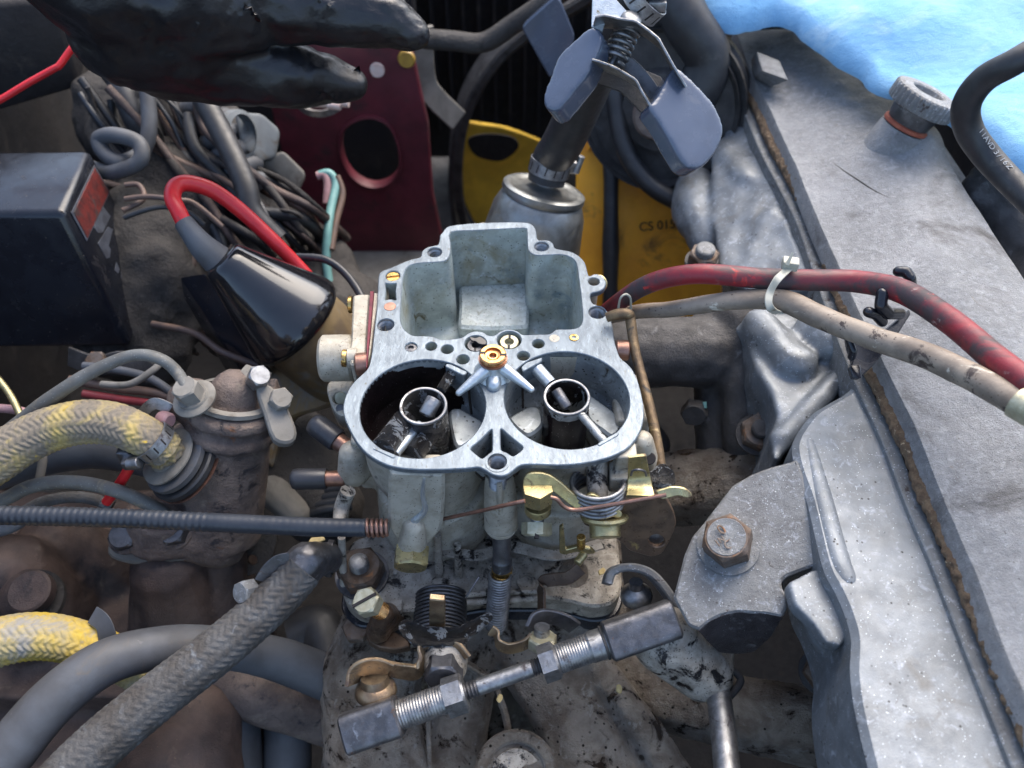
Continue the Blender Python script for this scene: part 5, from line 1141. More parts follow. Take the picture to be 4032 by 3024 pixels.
strip('ring', [VY('F', x, y, YF-1) for x, y in arc], 2.4, .5, 'dark_iron', shr_, wdir=(0, .93, .35), sub=6)
strip('ring_lip', [VY('F', x+14, y+6, YF-2.6) for x, y in arc], .5, .8, 'grey_dust', shr_, wdir=(0, 1, 0), sub=6)
solo(tube('coolant_pipe', [VY('F', 915, 84, 30), VY('F', 975, 88, 30), VY('F', 1045, 92, 30), VY('F', 1110, 52, 30), VY('F', 1180, 5, 30), VY('F', 1260, -50, 30)], .62, 'grey_dust', None, 20, 8), 'bent grey metal pipe crossing the top behind the glove fingertip', 'pipe')
solo(strip('brace_bracket', [VY('F', 912, 60, 33), VY('F', 915, 150, 33), VY('F', 930, 200, 33), VY('F', 990, 260, 33)], 1.6, .3, 'dust_light', None, wdir=(.8, .5, .3), sub=3), 'dusty bent metal brace between the maroon panel and the fan shroud', 'brace')
plate('blue_grey_plate', rnd([VY('b', x, y, 25) for x, y in ((1188,172),(1250,115),(1400,-10),(1430,0),(1525,225),(1500,300),(1372,480))], .3), 'vinyl_grey', None, n=(0, -1, .2), t=.4, bev=.08, label='flat blue-grey metal plate hanging left of the spring clamp', cat='plate')
plate('stain', cr([VY('F', x, y, YF+.3) for x, y in ((1012,300),(1050,290),(1105,296),(1120,318),(1085,345),(1040,340),(1018,325))], 4), 'black_grime', fan, n=(0, -1, .1), t=.12, bev=.03)
fp_ = thing('orange_housing', 'orange yellow painted engine cover with a vertical black seam', 'engine cover', F3(1400, 640, 22))
OPL = Pl(VY('F', 1400, 400, 23), V3((-.12, -.80, .58)))
def OY(x, y, yy=22): return OPL.at('F', x, y) - OPL.n*(yy-23)*.8
plate('left_panel', [OY(1245,345,23), OY(1262,215,23), OY(1300,190,23), OY(1318,160,23), OY(1318,760,23), OY(1250,760,23), OY(1240,560,23)], 'orange_paint', fp_, n=OPL.n, t=1, bev=.15)
plate('raised_rib', [OY(1275,190,22.4), OY(1300,170,22.4), OY(1305,315,22.4), OY(1270,325,22.4)], 'orange_paint', fp_, n=OPL.n, t=.8, bev=.15)
plate('right_panel', [OY(1330,120,23), OY(1480,200,23), OY(1560,560,23), OY(1560,780,23), OY(1330,780,23)], 'orange_paint', fp_, n=OPL.n, t=1, bev=.15)
tube('seam_strip', [OY(1322,150,21.8), OY(1320,400,21.8), OY(1318,780,21.8)], .52, 'rubber', fp_, 12, fn=lambda s, th, r: .05*math.sin(s*7))
text('panel_mark', 'CS 015.98', OY(1436, 486, 22.8), V3((1, 0, .12)), V3((0, .58, .80)), .8, 'dark_print', fp_, .03)
pu = thing('pulley', 'dark grooved drive pulley behind the spring clamp', 'pulley', OY(1400, 300, 18.5))
lathe('wheel', [(0, .5), (2.2, .5), (2.4, -.2), (4.2, -.2), (4.5, .2), (4.5, -.3), (4.9, 0), (4.9, -.6), (4.4, -1.0), (4.9, -1.5), (4.9, -2.2), (4.0, -2.6), (0, -2.6)], OY(1420, 250, 18.5), V3((-.35, -.9, .25)), 'dark_iron', pu, 56)
lathe('hub', [(0, 1.4), (1.2, 1.4), (1.4, 1.2), (1.4, .4)], OY(1420, 250, 18.5), V3((-.35, -.9, .25)), 'brown_iron', pu, 32)
solo(tube('drive_belt', [OY(1322,90,19), OY(1328,220,19), OY(1350,330,19), OY(1400,400,19), OY(1470,440,19)], .55, 'rubber', None, 14), 'black belt curving under the dark pulley', 'belt')
# dark hoses at the top
solo(tube('radiator_hose', [D('F', 1440, -60, 44), D('F', 1480, 40, 44), D('F', 1530, 130, 45), D('F', 1500, 210, 46)], 1.3, 'rubber', None, 24, 8), 'thick black radiator hose between the spring clamp and the towel', 'hose')
# maroon body panel with oval hole
mp = Pl(VY('F', 800, 330, 30), V3((0, -1, .15)))
mo = [mp.at('F', x, y) for x, y in ((560,120),(700,70),(880,60),(905,180),(925,270),(935,420),(965,560),(700,560),(640,430),(600,300))]
hl = cr([mp.at('F', x, y) for x, y in ((795,252),(840,270),(862,320),(862,370),(835,398),(795,402),(755,375),(735,325),(745,275))], 5)
pan = thing('body_panel', 'dark maroon painted body panel with a large oval hole', 'body panel', mo[7])
plate('sheet', mo, 'maroon', pan, [hl], n=mp.n, t=.6, bev=.12)
c0_ = sum(hl, V3((0, 0, 0)))/len(hl)
loft('hole_lip', [[c0_+(p-c0_)*k+mp.n*h for p in hl] for k, h in ((1.06, .02), (1.05, .25), (.98, .28), (.95, .1), (.95, -.8))], 'maroon', pan)
lathe('round_hole_light', [(0, .05), (.46, .05), (.5, -.1)], mp.at('F', 815, 151)+mp.n*.1, mp.n, 'pale_skin_reflector', pan, 28)
lathe('amber_marker', [(0, .1), (.5, .1), (.6, -.1)], mp.at('F', 879, 125)+mp.n*.3, mp.n, 'amber', pan, 28)
box('shelf', mp.at('F', 840, 545)+V3((0, -2, -.5)), (14, 5, 1.2), 'dust_light', pan, bev=.3)
wl = thing('wheel_reflector', 'shiny cream and red lamp rim below the gloved fingertips', 'lamp', mp.at('F', 690, 225))
lathe('lamp_rim', [(1.5, -.2), (1.75, .1), (1.6, .5), (1.3, .3)], D('F', 695, 208, 52), V3((0, -.35, .95)), 'steel', wl, 48)
lathe('lamp_ring', [(1.25, .1), (1.45, .3), (1.4, .45), (1.2, .3)], D('F', 695, 212, 52), V3((0, -.35, .95)), 'red_wire', wl, 48)
for k, (x, y) in enumerate(((650,214),(680,220),(722,226),(740,220))): cyl('bulb', D('F', x-14, y, 50.5), D('F', x+(14 if k != 1 else 30), y+3, 50.5), .28, 'pale_skin_reflector', wl)
# dark backdrop pieces beyond panel
wall('bulkhead', [V3((-34, 46, -34)), V3((-8, 46, -34)), V3((-8, 46, 10)), V3((-34, 46, 10))], 1, (0, -1, 0), 'bay_paint', 'dark bulkhead sheet behind the maroon panel', 'bulkhead')
# ================================================================ GLOVED HAND
hand = thing('person', 'black nitrile gloved hand with fingertips pointing right at upper left', 'person', D('F', 400, 60, 34))
def ch(pts, rs): return p_chain([D('F', x, y, d) for x, y, d in pts], rs)
pr = ch([(330,-140,33),(400,-20,33.5),(500,0,34)], [3.4, 3.0, 2.4]) + ch([(260,60,34),(400,60,34.5)], [2.4, 2.4]) + ch([(330,110,35),(480,140,36)], [2.0, 1.8])
pr += ch([(130,-160,31),(240,-40,32.5),(330,40,34)], [3.2, 2.9, 2.6])
pr += ch([(480,0,34),(610,10,34.3),(730,22,34.8),(830,42,35),(888,74,35.2)], [1.7, 1.62, 1.5, 1.3, .85])      # index finger
pr += ch([(500,-60,34),(640,-75,35.5),(760,-65,36.5),(850,-20,37)], [1.4, 1.3, 1.2, .9])                          # middle finger
pr += ch([(430,120,35.6),(560,150,36.6),(650,166,37.2),(720,176,37.8),(762,184,38)], [1.9, 1.7, 1.45, 1.15, .85])       # thumb tip below
pr += ch([(480,-25,34.2),(620,-28,35),(740,-20,35.7)], [1.6, 1.5, 1.2])
pr += ch([(360,-60,33),(560,-130,34.5),(700,-120,36)], [1.3, 1.15, .9])                                          # ring finger
pr += ch([(330,-100,32.5),(480,-190,34),(600,-190,35.5)], [1.15, 1.0, .8])                                       # little finger
go = blob('glove', pr, 'glove', hand, .16, 5, .0, 1)
import numpy as np
tips = [D('F', 888, 74, 35.2), D('F', 830, 42, 35), D('F', 650, 166, 37.2), D('F', 620, 10, 34.3), D('F', 480, 60, 34)]
for v in go.data.vertices:
    p = v.co*100 + hand.location*100; q = noise.noise(V3((p.x*.35+p.z*.3, p.y*.3, p.z*.9)))
    wr = abs(noise.noise(V3((p.x*.30+p.z*.2, p.y*.35, p.z*.35+4)))); fd = -.16*smst(1-wr*3.2) + .16*q
    fd += .06*noise.noise(V3((p.x*.9, p.y*1.1, p.z*1.2)))
    fd -= .05*max(0, math.sin(p.x*2.1+p.y*.5+2.2*noise.noise(V3((p.x*.5, p.y*.9, p.z*.9)))))**5
    for tq, ns in zip(tips, (3.2, 2.2, 2.0, 1.6, 1.0)):
        dd_ = (p-tq).length; fd += .07*math.exp(-(dd_/1.6)**2)*(1-2.6*abs(noise.noise(V3((p.x*ns*.5, p.y*ns, p.z*ns)))))
    v.co += v.normal*(fd*.01)
lathe('cuff_roll', [(3.5, -.2), (3.75, 0), (3.5, .2), (3.3, 0)], D('F', 120, -170, 31), D('F', 240, -40, 32.5)-D('F', 130, -160, 31), 'glove', hand, 40)
# ================================================================ BLACK BOX with red diamond print
bx_ = thing('relay_box', 'black plastic box with a worn red diamond emblem on its side at the left edge', 'box', D('F', 100, 740, 40))
A, B, Cc, Ee = D('F', 195, 322, 42), D('F', 135, 458, 38), D('F', 285, 752, 42.5), D('F', 333, 600, 46.5)
ll = (D('F', -330, 465, 38.5)-B)
A2, B2 = A+ll, B+ll; C2 = Cc+ll; E2 = Ee+ll
hexa('case', [B2, B, A, A2, C2, Cc, Ee, E2], 'black_plastic', bx_, .35, seg=4)
tp3 = D('F', -60, 390, 39.3)
nr = (A-B).cross(Cc-B).normalized(); nr = nr if nr.dot(CAM-B) > 0 else -nr
sp_ = Pl((A+B+Cc+Ee)/4+nr*.02, nr)
def on(x, y): return sp_.at('m', x, y)
dm = [(400,150),(585,470),(310,1055),(125,715)]
plate('emblem_border', [on(*q) for q in dm], 'grey_print', bx_, n=nr, t=.03, bev=.01)
plate('emblem', [on(*q)+nr*.03 for q in ((400,185),(570,470),(312,1020),(148,712))], 'red_print', bx_, n=nr, t=.03, bev=.01)
for q in (((410,760),(500,640),(590,760),(540,860),(500,950),(440,960),(400,900)), ((440,1080),(560,880),(650,930),(600,1060),(580,1250),(540,1260)), ((600,1180),(700,1020),(720,1040),(780,1180),(680,1440),(640,1400),(660,1250)), ((700,1380),(860,1400),(880,1420),(780,1600),(720,1500))):
    plate('worn_letter', [on(*p)+nr*.01 for p in q], 'grey_print', bx_, n=nr, t=.03, bev=.008)
tube('edge_highlight', [B.lerp(B2, .005)+V3((0, 0, .0)), B.lerp(B2, .3), B.lerp(B2, .9)], .12, 'vinyl_grey', bx_, 12, straight=True) if False else None  # disabled strip that paints a highlight along the box's front edge
# rear slab above box
solo(hexa('battery_tray', [D('F', -200, 20, 46), D('F', 118, 0, 48), D('F', 150, -120, 50), D('F', -200, -120, 50), D('F', -200, 300, 50), D('F', 175, 190, 52), D('F', 200, 60, 54), D('F', -200, 60, 54)], 'bay_paint', None, .3), 'dark metal tray corner at the top left behind the glove', 'tray')
solo(tube('red_lead', Ds('F', [(-60,245,40),(0,216,40),(60,180,40),(118,148,40),(128,142,40),(150,112,40),(178,74,40)]), .17, 'red_wire', None, 12, 6), 'thin bright red wire at the top left corner', 'wire')
# ================================================================ IGNITION COIL / DISTRIBUTOR CAP
coil_ = thing('ignition_coil', 'glossy black conical ignition coil with a grey boot and red lead', 'ignition coil', D('F', 590, 780, 39))
t0 = D('F', 480, 560, 37.0); b0_ = D('F', 628, 688, 39.4); axk = (b0_-t0); Lk = axk.length; axk.normalize()
lathe('cone', [(0, -.1), (.85, -.1), (1.02, .05), (1.15, .35), (2.45, Lk*.86), (2.62, Lk*.96), (2.68, Lk*1.03), (2.62, Lk*1.10), (2.5, Lk*1.12), (0, Lk*1.12)], t0, axk, 'black_gloss', coil_, 72, smooth=50)
lathe('base_can', [(2.3, Lk*1.1), (2.3, Lk*1.9), (2.0, Lk*2.0), (0, Lk*2.0)], t0, axk, 'mustard', coil_, 48)
P = [D('F', 388, 600, 38), D('F', 440, 600, 37.6), D('F', 515, 720, 38.5), D('F', 590, 815, 39.5), D('F', 555, 835, 41), D('F', 470, 730, 41)]
hexa('side_cover', [D('F', 388, 598, 38.5), D('F', 442, 590, 37.6), D('F', 590, 805, 39.6), D('F', 520, 800, 41), D('F', 395, 640, 41), D('F', 470, 640, 41), D('F', 575, 830, 43), D('F', 510, 840, 44)], 'black_plastic', coil_, .12)
bt_ = [D('F', 395, 478, 36.4), D('F', 415, 505, 36.5), D('F', 440, 535, 36.8), D('F', 468, 560, 37.2)]
tube('boot', bt_, [.42, .50, .62, .74], 'rubber_grey', coil_, 24)
tube('high_tension_lead', [D('F', 398, 482, 36.4), D('F', 385, 455, 36.3), D('F', 373, 428, 36.4), D('F', 380, 403, 36.8), D('F', 408, 396, 37.2), D('F', 460, 412, 37.8), D('F', 520, 455, 38.5), D('F', 590, 520, 39.3), D('F', 640, 570, 40), D('F', 690, 625, 40.4), D('F', 735, 680, 40.2), D('F', 775, 740, 39.5), D('F', 800, 800, 39)], [.36,.36,.37,.38,.38,.37,.36,.35,.33,.31,.3,.3,.3], 'red_wire', coil_, 20, 10)
mb = [(590,770),(640,760),(700,755),(725,790),(720,830),(690,880),(640,900),(590,890),(560,850)]
mb = [(560,800),(640,780),(700,740),(722,780),(725,860),(690,885),(630,905),(600,960),(585,1010),(560,960),(565,880)]
plate('coil_bracket', cr([D('F', x, y, 40.5) for x, y in mb], 3), 'mustard', None, n=-FW, t=1.2, bev=.15, label='mustard brown bracket under the glossy black coil', cat='bracket')
cyl('hole', D('F', 664, 819, 40.45), D('F', 664, 819, 40.9), .22, 'dark_print', bpy.data.objects['coil_bracket'])
# ================================================================ THERMOSTAT HOUSING
th = thing('thermostat_housing', 'rust brown cast water housing with bolted flanges left of the carburetor', 'housing', D('F', 500, 1300, 40))
ha_, hb__ = D('F', 505, 868, 35.2), D('F', 478, 1150, 38.2)
pr = [p_cyl(ha_, hb__, 1.75, 1.85), p_cyl(ha_+(hb__-ha_)*.02, ha_+(hb__-ha_)*.09, 2.0), p_cyl(ha_+(hb__-ha_)*.16, ha_+(hb__-ha_)*.22, 1.95), p_caps(ha_, 1.2, ha_+(ha_-hb__)*.06, 1.1),
      p_caps(D('F', 415, 868, 35.2), 1.1, D('F', 480, 905, 36.2), 1.3), p_cyl(D('F', 385, 985, 35.6), D('F', 470, 1020, 37.5), 1.75, 1.9), p_box(D('F', 560, 880, 36.4), (1.6, 2.2, 1.6)),
      p_cyl(D('F', 350, 1165, 37.2), D('F', 352, 1100, 36.4), 1.6), p_caps(D('F', 400, 1150, 37.2), 1.3, D('F', 475, 1170, 37.8), 1.3)]
blob('casting', pr, 'brown_iron', th, .12, 3, .03, 1.1)
box('cast_pad', D('F', 545, 815, 34.9), (1.1, .8, .5), 'dust_light', th, rot=Matrix.Rotation(R(-25), 3, 'Z'), bev=.08)
lathe('cast_rim', [(1.5, 0), (1.78, .05), (1.78, .25), (1.5, .3)], ha_+(ha_-hb__).normalized()*.05, ha_-hb__, 'dust_light', th, 48)
fl_ = [(520,815),(590,830),(640,900),(650,950),(600,960),(560,900),(520,860)]
plate('flange', cr([D('F', x, y, 34.3) for x, y in [(560,820),(600,845),(625,890),(640,940),(625,965),(590,960),(570,900),(555,850)]], 3), 'dust_light', th, n=(.3, -.3, .9), t=.6, bev=.1)
for x, y, d_ in ((554,822,34.2), (600,870,34.2)): hexhead('flange_bolt', D('F', x, y, d_+.3), V3((.45, -.3, .8)), .85, .8, 'dust_light' if x != 554 else 'steel', th, phase=R(20))
# lower flange with two nuts
lf = [(232,1195),(240,1150),(300,1120),(420,1120),(470,1150),(465,1185),(420,1205),(330,1218),(270,1215)]
plate('lower_flange', cr([D('F', x, y, 36.5) for x, y in lf], 3), 'dust_light', th, n=(0, -.35, .93), t=.7, bev=.1)
for x, y in ((275, 1160), (380, 1150)):
    lathe('nut_washer', [(0, 0), (.8, 0), (.8, .15), (.6, .3), (0, .3)], D('F', x, y, 36.3), (0, -.35, .93), 'brown_iron', th, 32)
    hexhead('flange_nut', D('F', x, y, 36.1), (0, -.35, .93), 1.15, .6, 'steel_dark', th, phase=R(15))
pr = [p_caps(D('F', 370, 1230, 38), 1.9, D('F', 420, 1400, 41), 2.6), p_caps(D('F', 330, 1220, 38), 1.0, D('F', 310, 1400, 39.5), .8), p_caps(D('F', 480, 1210, 39), 1.2, D('F', 470, 1380, 41), 1.8)]
blob('neck', pr, 'block_iron', th, .14, 4, .03, 1)
# sensor fitting with the grey hose
sn = thing('sensor_fitting', 'dusty hexagon fitting on a round washer holding the upper grey hose', 'fitting', D('d', 1190, 960, 34.6))
sax = V3((-.15, -.1, .98)).normalized(); sp0 = D('d', 1215, 985, 33.4)
lathe('washer', [(0, 0), (.9, 0), (.92, .1), (.82, .18), (.66, .2), (.62, .3), (0, .3)], sp0, sax, 'dust_light', sn, 40)
hexhead('hex_base', sp0+sax*.3, sax, .98, .7, 'dust_light', sn, phase=R(25))
hg = [D('d', 1165, 945, 32.8), D('d', 1145, 890, 32.9), D('d', 1105, 820, 33.3), D('d', 1030, 750, 33.1), D('d', 930, 712, 33), D('d', 820, 712, 33), D('d', 700, 752, 33), D('d', 540, 830, 33), D('d', 420, 905, 33), D('d', 260, 1015, 33.2), D('d', 140, 1110, 33.6), D('d', 0, 1220, 34), D('d', -200, 1380, 34.5)]
solo(tube('grey_hose', hg, [.26,.25,.25,.25,.25,.25,.26,.27,.28,.29,.29,.29,.29], 'hose_grey', None, 18, 8), 'dusty grey vacuum hose arching into the hexagon fitting', 'hose')
hg = [D('d', -80, 1660, 34), D('d', 60, 1590, 34), D('d', 180, 1530, 34), D('d', 340, 1500, 34), D('d', 520, 1505, 34.2), D('d', 700, 1545, 34.5), D('d', 860, 1605, 35), D('d', 1000, 1680, 35.5), D('d', 1060, 1730, 36)]
solo(tube('grey_hose', hg, .30, 'hose_grey', None, 18, 8), 'speckled grey hose arching just above the black control cable', 'hose')
hg = [D('d', 120, 1700, 35.5), D('d', 250, 1630, 35.5), D('d', 400, 1595, 35.5), D('d', 560, 1600, 35.8), D('d', 700, 1650, 36)]
solo(tube('grey_hose', hg, .26, 'braid_grey', None, 16, 8), 'short braided grey hose tucked below the speckled grey hose', 'hose')
# ================================================================ YELLOW BRAIDED HOSES
bhp = [D('d', -260, 1480, 32), D('d', -100, 1400, 32.4), D('d', 20, 1325, 32.6), D('d', 150, 1245, 32.8), D('d', 330, 1165, 33), D('d', 520, 1125, 33), D('d', 700, 1135, 33), D('d', 840, 1185, 33), D('d', 950, 1245, 33.2), D('d', 1040, 1305, 33.6)]
solo(tube('braided_hose', bhp, [1.0,.98,.96,.93,.91,.90,.88,.84,.80,.78], 'braid_yellow', None, 96, 32, fn=braid(.062, .27, 16), smooth=180), 'yellow braided hose, dusty, clamped to the brown housing', 'hose')
e1 = bhp[8].lerp(bhp[9], -.25); e2 = bhp[8].lerp(bhp[9], .45); dv = (bhp[9]-bhp[8]).normalized()
hc3 = thing('hose_clamp', 'slotted steel hose clamp on the end of the yellow braided hose', 'hose clamp', e1)
clamp_band('band', e1, e2, .86, hc3, 13)
blob('screw_housing', [p_box(D('d', 830, 1370, 33), (.8, .6, .5)), p_box(D('d', 790, 1330, 33.3), (.5, .5, .9))], 'steel_dark', hc3, .06, 2)
cyl('clamp_screw', D('d', 800, 1385, 32.8), D('d', 870, 1375, 32.7), .26, 'steel', hc3)
fx = bhp[9]; fa = V3((-.52, -.15, .84)).normalized()
fa = (bhp[8]-bhp[9]).normalized(); fa = (fa*.62+V3((-.1, -.35, .75))*.5).normalized()
fc = D('d', 1065, 1350, 34.4)
ft_ = thing('hose_flange', 'round steel flange over black gasket rings where the yellow hose meets the housing', 'flange', fc)
lathe('steel_disc', [(0, .0), (1.25, 0), (1.32, .06), (1.32, .14), (1.2, .2), (.8, .22), (.7, .4), (0, .4)], fc+fa*.1, fa, 'dust_light', ft_, 48)
lathe('gasket_ring', [(0, -.34), (1.42, -.34), (1.5, -.28), (1.5, -.05), (1.42, .0), (0, .0)], fc+V3((.08, -.05, 0)), fa, 'rubber_grey', ft_, 48)
lathe('gasket_ring', [(0, -.75), (1.6, -.75), (1.68, -.68), (1.68, -.45), (1.6, -.38), (0, -.38)], fc+V3((.12, -.06, 0)), fa, 'rubber', ft_, 48)
lathe('copper_shim', [(0, -.82), (1.72, -.82), (1.72, -.77), (0, -.77)], fc+V3((.14, -.06, 0)), fa, 'copper', ft_, 48)
blob('frayed_end', [p_caps(D('d', 1030, 1300, 33.7), .74, fc+fa*.2, .78)], 'braid_yellow', ft_, .06, 2, .16, 3.5)
hb3 = [D('F', -120, 1440, 31.5), D('F', -40, 1400, 31.8), D('F', 40, 1378, 32), D('F', 110, 1376, 32.2), D('F', 180, 1392, 32.5), D('F', 240, 1415, 33), D('F', 300, 1450, 34)]
solo(tube('braided_hose', hb3, [.98,.97,.94,.90,.86,.84,.82], 'braid_gold', None, 96, 32, fn=braid(.062, .27, 16), smooth=180), 'bright yellow braided hose disappearing under the smooth grey hose', 'hose')
solo(strip('strap', [D('F', 200, 1328, 32.4), D('F', 222, 1345, 32.2), D('F', 232, 1375, 32.2), D('F', 234, 1400, 32.4)], .7, .06, 'rubber_grey', None, wdir=(.8, .5, .4), sub=5), 'curled grey strap end sticking up beside the bright yellow hose', 'strap')
# ================================================================ CONTROL CABLE
cb3 = thing('control_cable', 'long ribbed black control cable running straight into the cable bracket', 'cable', D('F', 400, 1130, 30))
cp = [D('F', -150, 1108, 31.5), D('F', 0, 1113, 31.3), D('F', 150, 1116, 31.2), D('F', 300, 1121, 31.0), D('F', 450, 1128, 30.8), D('F', 600, 1135, 30.6), D('F', 700, 1139, 30.4), D('F', 792, 1140, 30.3)]
tube('sheath', cp, [.38,.37,.37,.36,.36,.36,.35,.34], 'cable_black', cb3, 24, 40, fn=lambda s, th, r: .016*math.cos(s*2*math.pi/.27)*(1 if s < 11.2 else .2), smooth=180)
coil('ferrule_spring', D('F', 792, 1140, 30.3), D('F', 838, 1141, 30.3), .30, .075, 4.5, 'copper', cb3)
cyl('ferrule', D('F', 780, 1140, 30.3), D('F', 840, 1141, 30.3), .24, 'steel_dark', cb3)
# ================================================================ LOWER LEFT HOSES
sm_ = [D('F', -140, 1900, 28.5), D('F', -60, 1740, 29), D('F', 40, 1600, 29.6), D('F', 130, 1500, 30.2), D('F', 230, 1430, 31), D('F', 340, 1400, 32), D('F', 440, 1395, 33), D('F', 540, 1410, 34.5), D('F', 620, 1430, 35.5), D('F', 720, 1470, 36.5)]
solo(tube('smooth_hose', sm_, [1.0,.98,.95,.92,.88,.84,.82,.85,.95,1.0], 'rubber_grey', None, 32, 12, smooth=180), 'thick smooth grey rubber hose sweeping across the bottom left corner', 'hose')
br2 = [D('F', 20, 1860, 28.3), D('F', 110, 1720, 28.8), D('F', 220, 1605, 29.4), D('F', 340, 1505, 30), D('F', 450, 1420, 30.5), D('F', 540, 1345, 31), D('F', 610, 1280, 31.4), D('F', 655, 1228, 31.7)]
solo(tube('braided_hose', br2, [.98,.96,.93,.90,.88,.84,.82,.80], 'braid_grey', None, 80, 26, fn=braid(.075, .30, 14), smooth=180), 'dark grey braided hose clamped to the elbow at the carburetor base', 'hose')
el = thing('hose_elbow', 'worn metal elbow joining the dark braided hose to the manifold', 'elbow', D('F', 680, 1210, 32))
blob('elbow_body', p_chain([D('F', 640, 1240, 31.8), D('F', 662, 1215, 32), D('F', 688, 1207, 32.5), D('F', 708, 1206, 33)], [.86, .86, .72, .66]), 'steel_dark', el, .1, 4, .03, 2)
lathe('end_ring', [(.66, 0), (.76, .02), (.76, .25), (.66, .27)], D('F', 706, 1206, 33), (1, 0, -.1), 'steel_dark', el, 36)
hc4 = thing('hose_clamp', 'old clamp with a worn bolt head on the dark braided hose', 'hose clamp', D('F', 600, 1230, 31.5))
strip('band_tail', [D('F', 565, 1255, 31.2), D('F', 580, 1230, 31.1), D('F', 600, 1212, 31.1), D('F', 625, 1206, 31.2)], .55, .06, 'steel_dark', hc4, wdir=(.3, .5, .8))
hexhead('clamp_bolt', D('F', 545, 1275, 31.4), V3((-.5, -.5, .65)), .80, .62, 'bracket_alu', hc4, phase=.4)
# ================================================================ DARK PARTS UNDER THE LEFT SIDE
bl_ = thing('engine_block', 'dusty brown engine block castings below the housing at the left', 'engine block', D('F', 200, 1350, 42))
pr = [p_box(D('F', 180, 1330, 46), (16, 12, 8)), p_caps(D('F', 30, 1250, 39), 2.2, D('F', 90, 1330, 41), 2.6), p_box(D('F', 300, 1560, 44), (14, 9, 7)), p_caps(D('F', 420, 1560, 37), 2.2, D('F', 380, 1700, 35.5), 3.0), p_caps(D('F', 120, 1180, 42), 2.0, D('F', 250, 1240, 44), 2.0)]
blob('block_casting', pr, 'block_iron', bl_, .24, 5, .16, .5)
blob('boss', [p_caps(D('F', 60, 1330, 37.0), 1.2, D('F', 66, 1290, 36.4), 1.3)], 'block_iron', bl_, .12, 4, .03, 1)
lathe('boss_plug', [(0, 0), (.95, 0), (.95, .5), (.85, .58), (0, .58)], D('F', 75, 1283, 35.6), (0, -.2, .97), 'block_iron', bl_, 28)
lathe('boss_ring', [(0, -.2), (1.35, -.2), (1.35, .05), (0, .08)], D('F', 72, 1296, 35.9), (0, -.2, .97), 'grey_dust', bl_, 36)
for k, (pp, r_, m_, lb) in enumerate((
    ([(470,1440,38),(560,1500,38),(650,1530,39),(760,1570,40)], 1.3, 'brown_iron', 'brown pipe crossing behind the dark braided hose'),
    ([(500,1500,39),(510,1600,38.5),(515,1750,38)], 1.15, 'rubber_grey', 'upright grey hose left of two near the bottom'),
    ([(625,1470,40),(622,1580,39.5),(620,1750,39)], 1.15, 'rubber_grey', 'upright dark blue-grey hose nearest the manifold at the bottom'),
    ([(640,1380,40),(690,1360,40),(720,1430,39)], 1.2, 'rubber', 'dark hose end hidden below the elbow'),
    ([(565,1560,41),(575,1660,40),(580,1760,40)], .9, 'brown_iron', 'brown upright pipe between the two upright hoses'))):
    solo(tube('hose' if 'hose' in lb else 'pipe', Ds('F', pp), r_, m_, None, 22, 8), lb, 'hose' if 'hose' in lb else 'pipe')
solo(plate('label_tab', [D('F', x, y, 39.5) for x, y in ((682,1555),(705,1560),(702,1600),(688,1610))], 'zinc_pale', None, n=-FW, t=.1, bev=.02), 'small faded yellow-green tab low between hose and manifold', 'tab')
# straw chips
for k, (z_, x, y, d_, a_) in enumerate((('g', 1130, 568, 38.0, 15), ('g', 1970, 238, 32.6, 0), ('h', 1135, 1500, 33.0, 60), ('h', 1880, 1440, 32.4, 80), ('h', 1770, 710, 33.8, 30), ('h', 1145, 1405, 33.2, 0))):
    c_ = D(z_, x, y, d_); u_ = V3((math.cos(R(a_)), math.sin(R(a_)), .1)).normalized(); v_ = V3((-u_.y, u_.x, .3)).normalized(); L1_, W1_ = ((.5, .22) if k == 0 else (.35, .12) if k == 1 else (.18, .13))
    solo(plate('wood_chip', rnd([c_+u_*a*L1_+v_*b*W1_ for a, b in ((-1, -.7), (.2, -1), (1, -.2), (.8, .9), (-.7, .8))], .06), 'straw', None, n=u_.cross(v_), t=.1, bev=.02), ['pale wood chip lying on the brown housing neck', 'pale chip caught under the end of the black control cable', 'round pale crumb below the linkage rod centre', 'tiny tan crumb on the right manifold runner', 'orange-tan crumb beside the vertical boss under the carburetor', 'tiny crumb just under the linkage rod'][k], 'crumb')
# ================================================================ WIRES AND CLUTTER ON THE INNER FENDER (soft focus)
cl = thing('wiring_cover', 'dusty grey fender apron with pipes and folds behind the black coil', 'apron', D('F', 400, 400, 50))
pr = p_chain([D('F', 260, 250, 52), D('F', 340, 330, 50), D('F', 420, 300, 50), D('F', 380, 420, 48)], [3.0, 3.4, 3.6, 3.2]) + p_chain([D('F', 300, 520, 46), D('F', 340, 620, 46), D('F', 300, 720, 46)], [3.2, 3.4, 3.4]) + p_chain([D('F', 420, 480, 49), D('F', 560, 500, 52), D('F', 650, 560, 54)], [3.5, 3.2, 3.0]) + p_chain([D('F', 640, 600, 52), D('F', 760, 720, 50)], [3.5, 3.5])
blob('apron', pr, 'grey_dust', cl, .35, 8, .7, .35)
solo(blob('lower_apron', p_chain([D('F', 480, 1010, 44), D('F', 640, 980, 44), D('F', 700, 1100, 43)], [2.4, 2.6, 2.2]) + [p_caps(D('F', 590, 1000, 42), 1.3, D('F', 660, 1120, 42), 1.2)], 'grey_dust', None, .25, 6, .12, .6), 'pale dusty casting between the brown housing and the rubber caps', 'casting')
solo(blob('plastic_lobe', [p_caps(D('F', 590, 1060, 41), .9, D('F', 640, 1110, 41), .8)], 'dust_light', None, .12, 5, .05, .8), 'greenish grey plastic lobe left of the carburetor base', 'cover')
